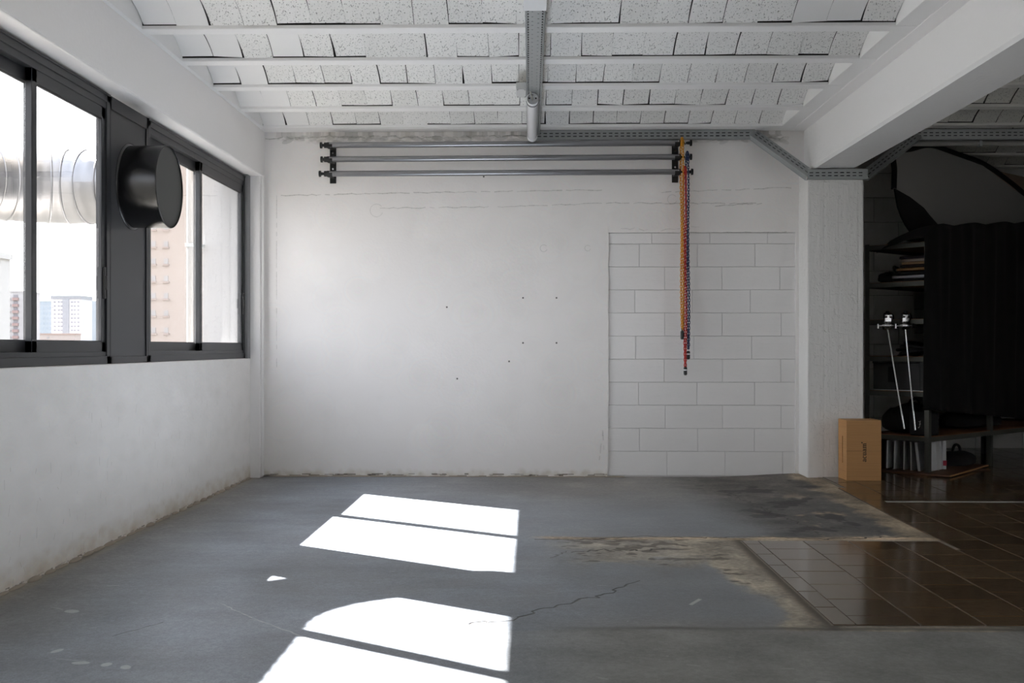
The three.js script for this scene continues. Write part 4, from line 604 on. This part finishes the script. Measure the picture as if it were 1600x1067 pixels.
// black cloth over the shelf and folding backdrop behind it
{
  const o = thing('black_cloth', 'large black cloth hanging over the front of the shelving unit', 'cloth', shelfPoint(0, 0, 0), TH);
  const nu = 90, nv = 40, pos = [], idx = [], top = (x) => lerp(2.06, 2.15, ss(-0.14, 0.16, x)) + 0.09 * x;
  for (let i = 0; i <= nu; i++) for (let j = 0; j <= nv; j++) {
    const x = -0.14 + i / nu * 3.1, t = j / nv, yT = top(x) + 0.012 * Math.sin(x * 11); let y, z;
    if (t < 0.75) { y = lerp(0.6 - 0.09 * Math.max(0, x) * 1, yT, t / 0.75); z = 0.035 + 0.018 * Math.sin(x * 14 + 0.8 * Math.sin(y * 2)) * (1.2 - t) + 0.01 * Math.sin(x * 31); } else { const s = (t - 0.75) / 0.25; y = yT - 0.1 * s * s; z = 0.035 - 0.45 * s; }
    pos.push(x, y, z);
    if (i < nu && j < nv) { const a = i * (nv + 1) + j, b = a + nv + 1; idx.push(a, b, a + 1, b, b + 1, a + 1); }
  }
  const g = new THREE.BufferGeometry(); g.setAttribute('position', new THREE.Float32BufferAttribute(pos, 3)); g.setIndex(idx); g.computeVertexNormals(); metreUV(g);
  part(o, 'sheet', g, fabricBlack);
  const hemPts = []; for (let i = 0; i <= 40; i++) { const x = -0.14 + i / 40 * 3.1; hemPts.push([x, 0.6 - 0.09 * Math.max(0, x), 0.035 + 0.0216 * Math.sin(x * 14 + 0.8 * Math.sin(1.2)) + 0.01 * Math.sin(x * 31)]); } part(o, 'hem', tube(hemPts, 0.006, 160, 6), fabricBlack);
  const r = thing('folding_backdrop', 'grey collapsible backdrop with a black rim standing on top of the shelving', 'backdrop', shelfPoint(0, 0, -0.3), TH);
  const inner = [[-0.028, 2.79], [0.573, 2.925], [1.555, 2.86], [2.424, 2.64], [2.7, 2.5], [2.7, 2.3], [2.424, 2.3], [0.75, 2.2], [0.55, 2.3], [0.435, 2.365], [0.2, 2.44], [-0.045, 2.49]];
  const face = shapeGeo(inner, 0.012); face.translate(0, 0, -0.006); part(r, 'fabric_panel', metreUV(face), std({ color: lin(0.3, 0.295, 0.28), roughness: 0.9 }));
  const strip = (pts, rad) => tube(pts, rad, pts.length * 12, 10);
  part(r, 'rim', [tube([[-0.04, 2.49, 0], [-0.03, 2.65, 0], [-0.03, 2.8, 0], [0.25, 2.868, 0], [0.57, 2.938, 0], [1.0, 2.92, 0], [1.555, 2.885, 0], [2.05, 2.78, 0], [2.424, 2.67, 0], [2.72, 2.52, 0]], 0.024, 120, 10)], fabricBlack);
  const lens = [[-0.045, 2.49], [0.2, 2.44], [0.435, 2.365], [0.55, 2.3], [0.75, 2.2], [0.8, 2.05], [0.402, 2.07], [0.25, 2.11], [0.133, 2.19], [0.06, 2.26], [0.006, 2.34]];
  const lg = shapeGeo(lens, 0.016); lg.translate(0, 0, 0.0); part(r, 'black_flap', metreUV(lg), fabricBlack);
  const bk = thing('cardboard_sheet', 'tan sheet leaning behind the folding backdrop under the ceiling', 'sheet', shelfPoint(1.5, 2.03, -0.55), TH); const tg = rbox(-0.3, 1.9, 0.0, 0.9, -0.012, 0, 0.003, 1); part(bk, 'board', tg, std({ color: lin(0.3, 0.23, 0.16), roughness: 0.8 })); part(bk, 'tape', rbox(-0.1, 1.2, 0.62, 0.7, 0.0, 0.003, 0.001, 1), std({ color: lin(0.12, 0.13, 0.09), roughness: 0.6 }));
  const pp = thing('ceiling_pipe', 'grey pipe under the ceiling of the dark room, below the cable tray', 'pipe', [0, 0, 0]); part(pp, 'pipe', rod([2.79, 2.892, -9.5], [7.3, 2.892, -9.5], 0.026, 16), std({ color: lin(0.35, 0.34, 0.31), roughness: 0.6 })); for (const x of [3.9, 5.2, 6.5]) part(pp, 'hanger', rbox(x - 0.012, x + 0.012, 2.86, 3.0, -9.53, -9.47, 0.003), galvanised);
}

// ---------------------------------------------------------------- outside: fin wall, buildings, ground
{
  const f = struct('wall_outside'); part(f, 'fin', box(-2.9, -2.61, -18, 4.2, -9.95, -9.6), std({ color: lin(0.26, 0.26, 0.265), roughness: 0.85, bumpMap: roughBump, bumpScale: 0.006 }));
  part(f, 'facade', [box(-2.72, -2.60, -18, SILL - 0.05, -9.6, 2.7), box(-2.72, -2.60, 2.6, 4.2, -9.6, 2.7)], std({ color: lin(0.2, 0.18, 0.155), roughness: 0.9 }));
  const g = struct('ground'); part(g, 'ground', box(-1500, 900, -18.5, -18, -1500, 200), std({ color: lin(0.06, 0.057, 0.05), roughness: 1 }));
  const facade = (name, label, x0, x1, top, z, depth, wallC, winC, cols, rowH, ww, wh, opts = {}) => {
    const o = thing(name, label, 'building', [(x0 + x1) / 2, -18, z]), w = (x1 - x0) / 2, h = top + 18;
    part(o, 'wall', box(-w, w, 0, h, -depth, 0), std({ color: wallC, roughness: 0.9 })); const roof = part(o, 'roof', box(-w - 0.3, w + 0.3, h, h + (opts.roof || 0.6), -depth, 0.3), std({ color: opts.roofC || wallC, roughness: 0.9 }));
    const wm = std({ color: winC, roughness: 0.4 }), geo = box(-ww / 2, ww / 2, 0, wh, -0.3, 0.12), fg = box(-ww / 2 - 0.2, ww / 2 + 0.2, -0.3, -0.05, 0, 0.35), fm = std({ color: opts.sillC || wallC, roughness: 0.9 });
    for (let y = h - (opts.off || 2.6); y > 17.5; y -= rowH) for (const c of cols) { const p = part(o, 'window', geo, wm); p.position.set(c, y, 0.02); if (opts.sill) { const q = part(p, 'balcony', opts.sill === 1 ? fg : box(-ww / 2 - 0.4, ww / 2 + 0.4, -1.3, 0, 0, 1), fm); q.position.set(0, 0, 0); } }
    return o;
  };
  facade('apartment_tower', 'pinkish beige apartment tower seen through the far window, left of its mullion', -66, -57.4, 48, -180, 16, lin(0.3, 0.24, 0.204), lin(0.24, 0.222, 0.216), [-0.9, 1.2], 2.87, 0.7, 0.9, { sill: 1, off: 1.5, sillC: lin(0.27, 0.198, 0.168) });
  { const o = thing('drainpipe', 'pale vertical pipe outside beside the pinkish tower', 'pipe', [-2.98, 0, -9.5]); part(o, 'pipe', rod([0, -18, 0], [0, 4, 0], 0.03, 12), std({ color: lin(0.36, 0.348, 0.336), roughness: 0.6 })); for (const y of [0.5, 2.0, 3.5]) part(o, 'bracket', rbox(-0.035, 0.1, y, y + 0.03, -0.098, 0.035, 0.003), galvanised); }
  const t = facade('office_tower', 'white far tower with a grey roof band and a grey stripe down its middle', -354.5, -332, 36.5, -800, 20, lin(0.36, 0.36, 0.372), lin(0.15, 0.156, 0.18), [-8.6, -5.6, -3.6, 4.2, 6.4, 9], 3.0, 1.3, 1.0, { roof: 2.6, roofC: lin(0.18, 0.192, 0.21) });
  part(t, 'stripe', box(-2.6, 2.2, 0, 54.5, 0, 0.6), std({ color: lin(0.18, 0.192, 0.216), roughness: 0.6 }), 'dark grey vertical stripe');
  facade('balcony_block', 'pale block with reddish balconies at the left edge of the near window', -262, -238.6, 27, -510, 16, lin(0.33, 0.318, 0.318), lin(0.18, 0.168, 0.18), [-6, 3.5, 7.5], 3.0, 2.0, 1.4, { sill: 2, sillC: lin(0.252, 0.18, 0.168) });
  facade('glass_block', 'bluish far block left of the white tower with the grey stripe', -411, -398, 39, -900, 16, lin(0.24, 0.27, 0.3), lin(0.198, 0.24, 0.282), [-4.5, -1.5, 1.5, 4.5], 4.2, 2.2, 2.2, {});
  facade('glass_block', 'bluish far block at the right edge of the near window', -366, -353, 39, -900, 16, lin(0.24, 0.27, 0.3), lin(0.204, 0.24, 0.276), [-4.5, -1.5, 1.5, 4.5], 3.6, 2.0, 1.8, {});
  facade('slab_block', 'pale speckled slab building at the far left edge of the near window', -66, -57.3, 10.7, -115, 4, lin(0.33, 0.324, 0.312), lin(0.216, 0.216, 0.204), [1.2, 3.2], 2.9, 1.0, 1.2, { sill: 2, sillC: lin(0.3, 0.294, 0.276) });
  facade('low_block', 'small pale far block between the white tower and the bluish one', -375, -366, 22, -900, 12, lin(0.33, 0.336, 0.348), lin(0.18, 0.198, 0.222), [-2, 1.5], 3.2, 1.4, 1.2, {});
  facade('low_block', 'low far roofs below the white tower with the grey stripe', -398, -320, 9.5, -760, 10, lin(0.3, 0.252, 0.228), lin(0.18, 0.168, 0.168), [-20, -12, -4, 4, 12, 20], 3.2, 1.6, 1.2, { roof: 1.2, roofC: lin(0.252, 0.18, 0.15) });
  facade('slim_block', 'slim pale blue far block behind the cables right of the pinkish tower', -128, -122, 33, -400, 10, lin(0.252, 0.276, 0.324), lin(0.15, 0.168, 0.204), [-1.6, 1.2], 3.4, 1.2, 1.4, {});
  facade('slim_block', 'pale far block lower down right of the pinkish tower', -122, -110, 16, -400, 10, lin(0.3, 0.3, 0.312), lin(0.168, 0.168, 0.18), [-3, 0.5, 3.5], 3.2, 1.3, 1.2, {});
}

renderer.render(scene, camera);
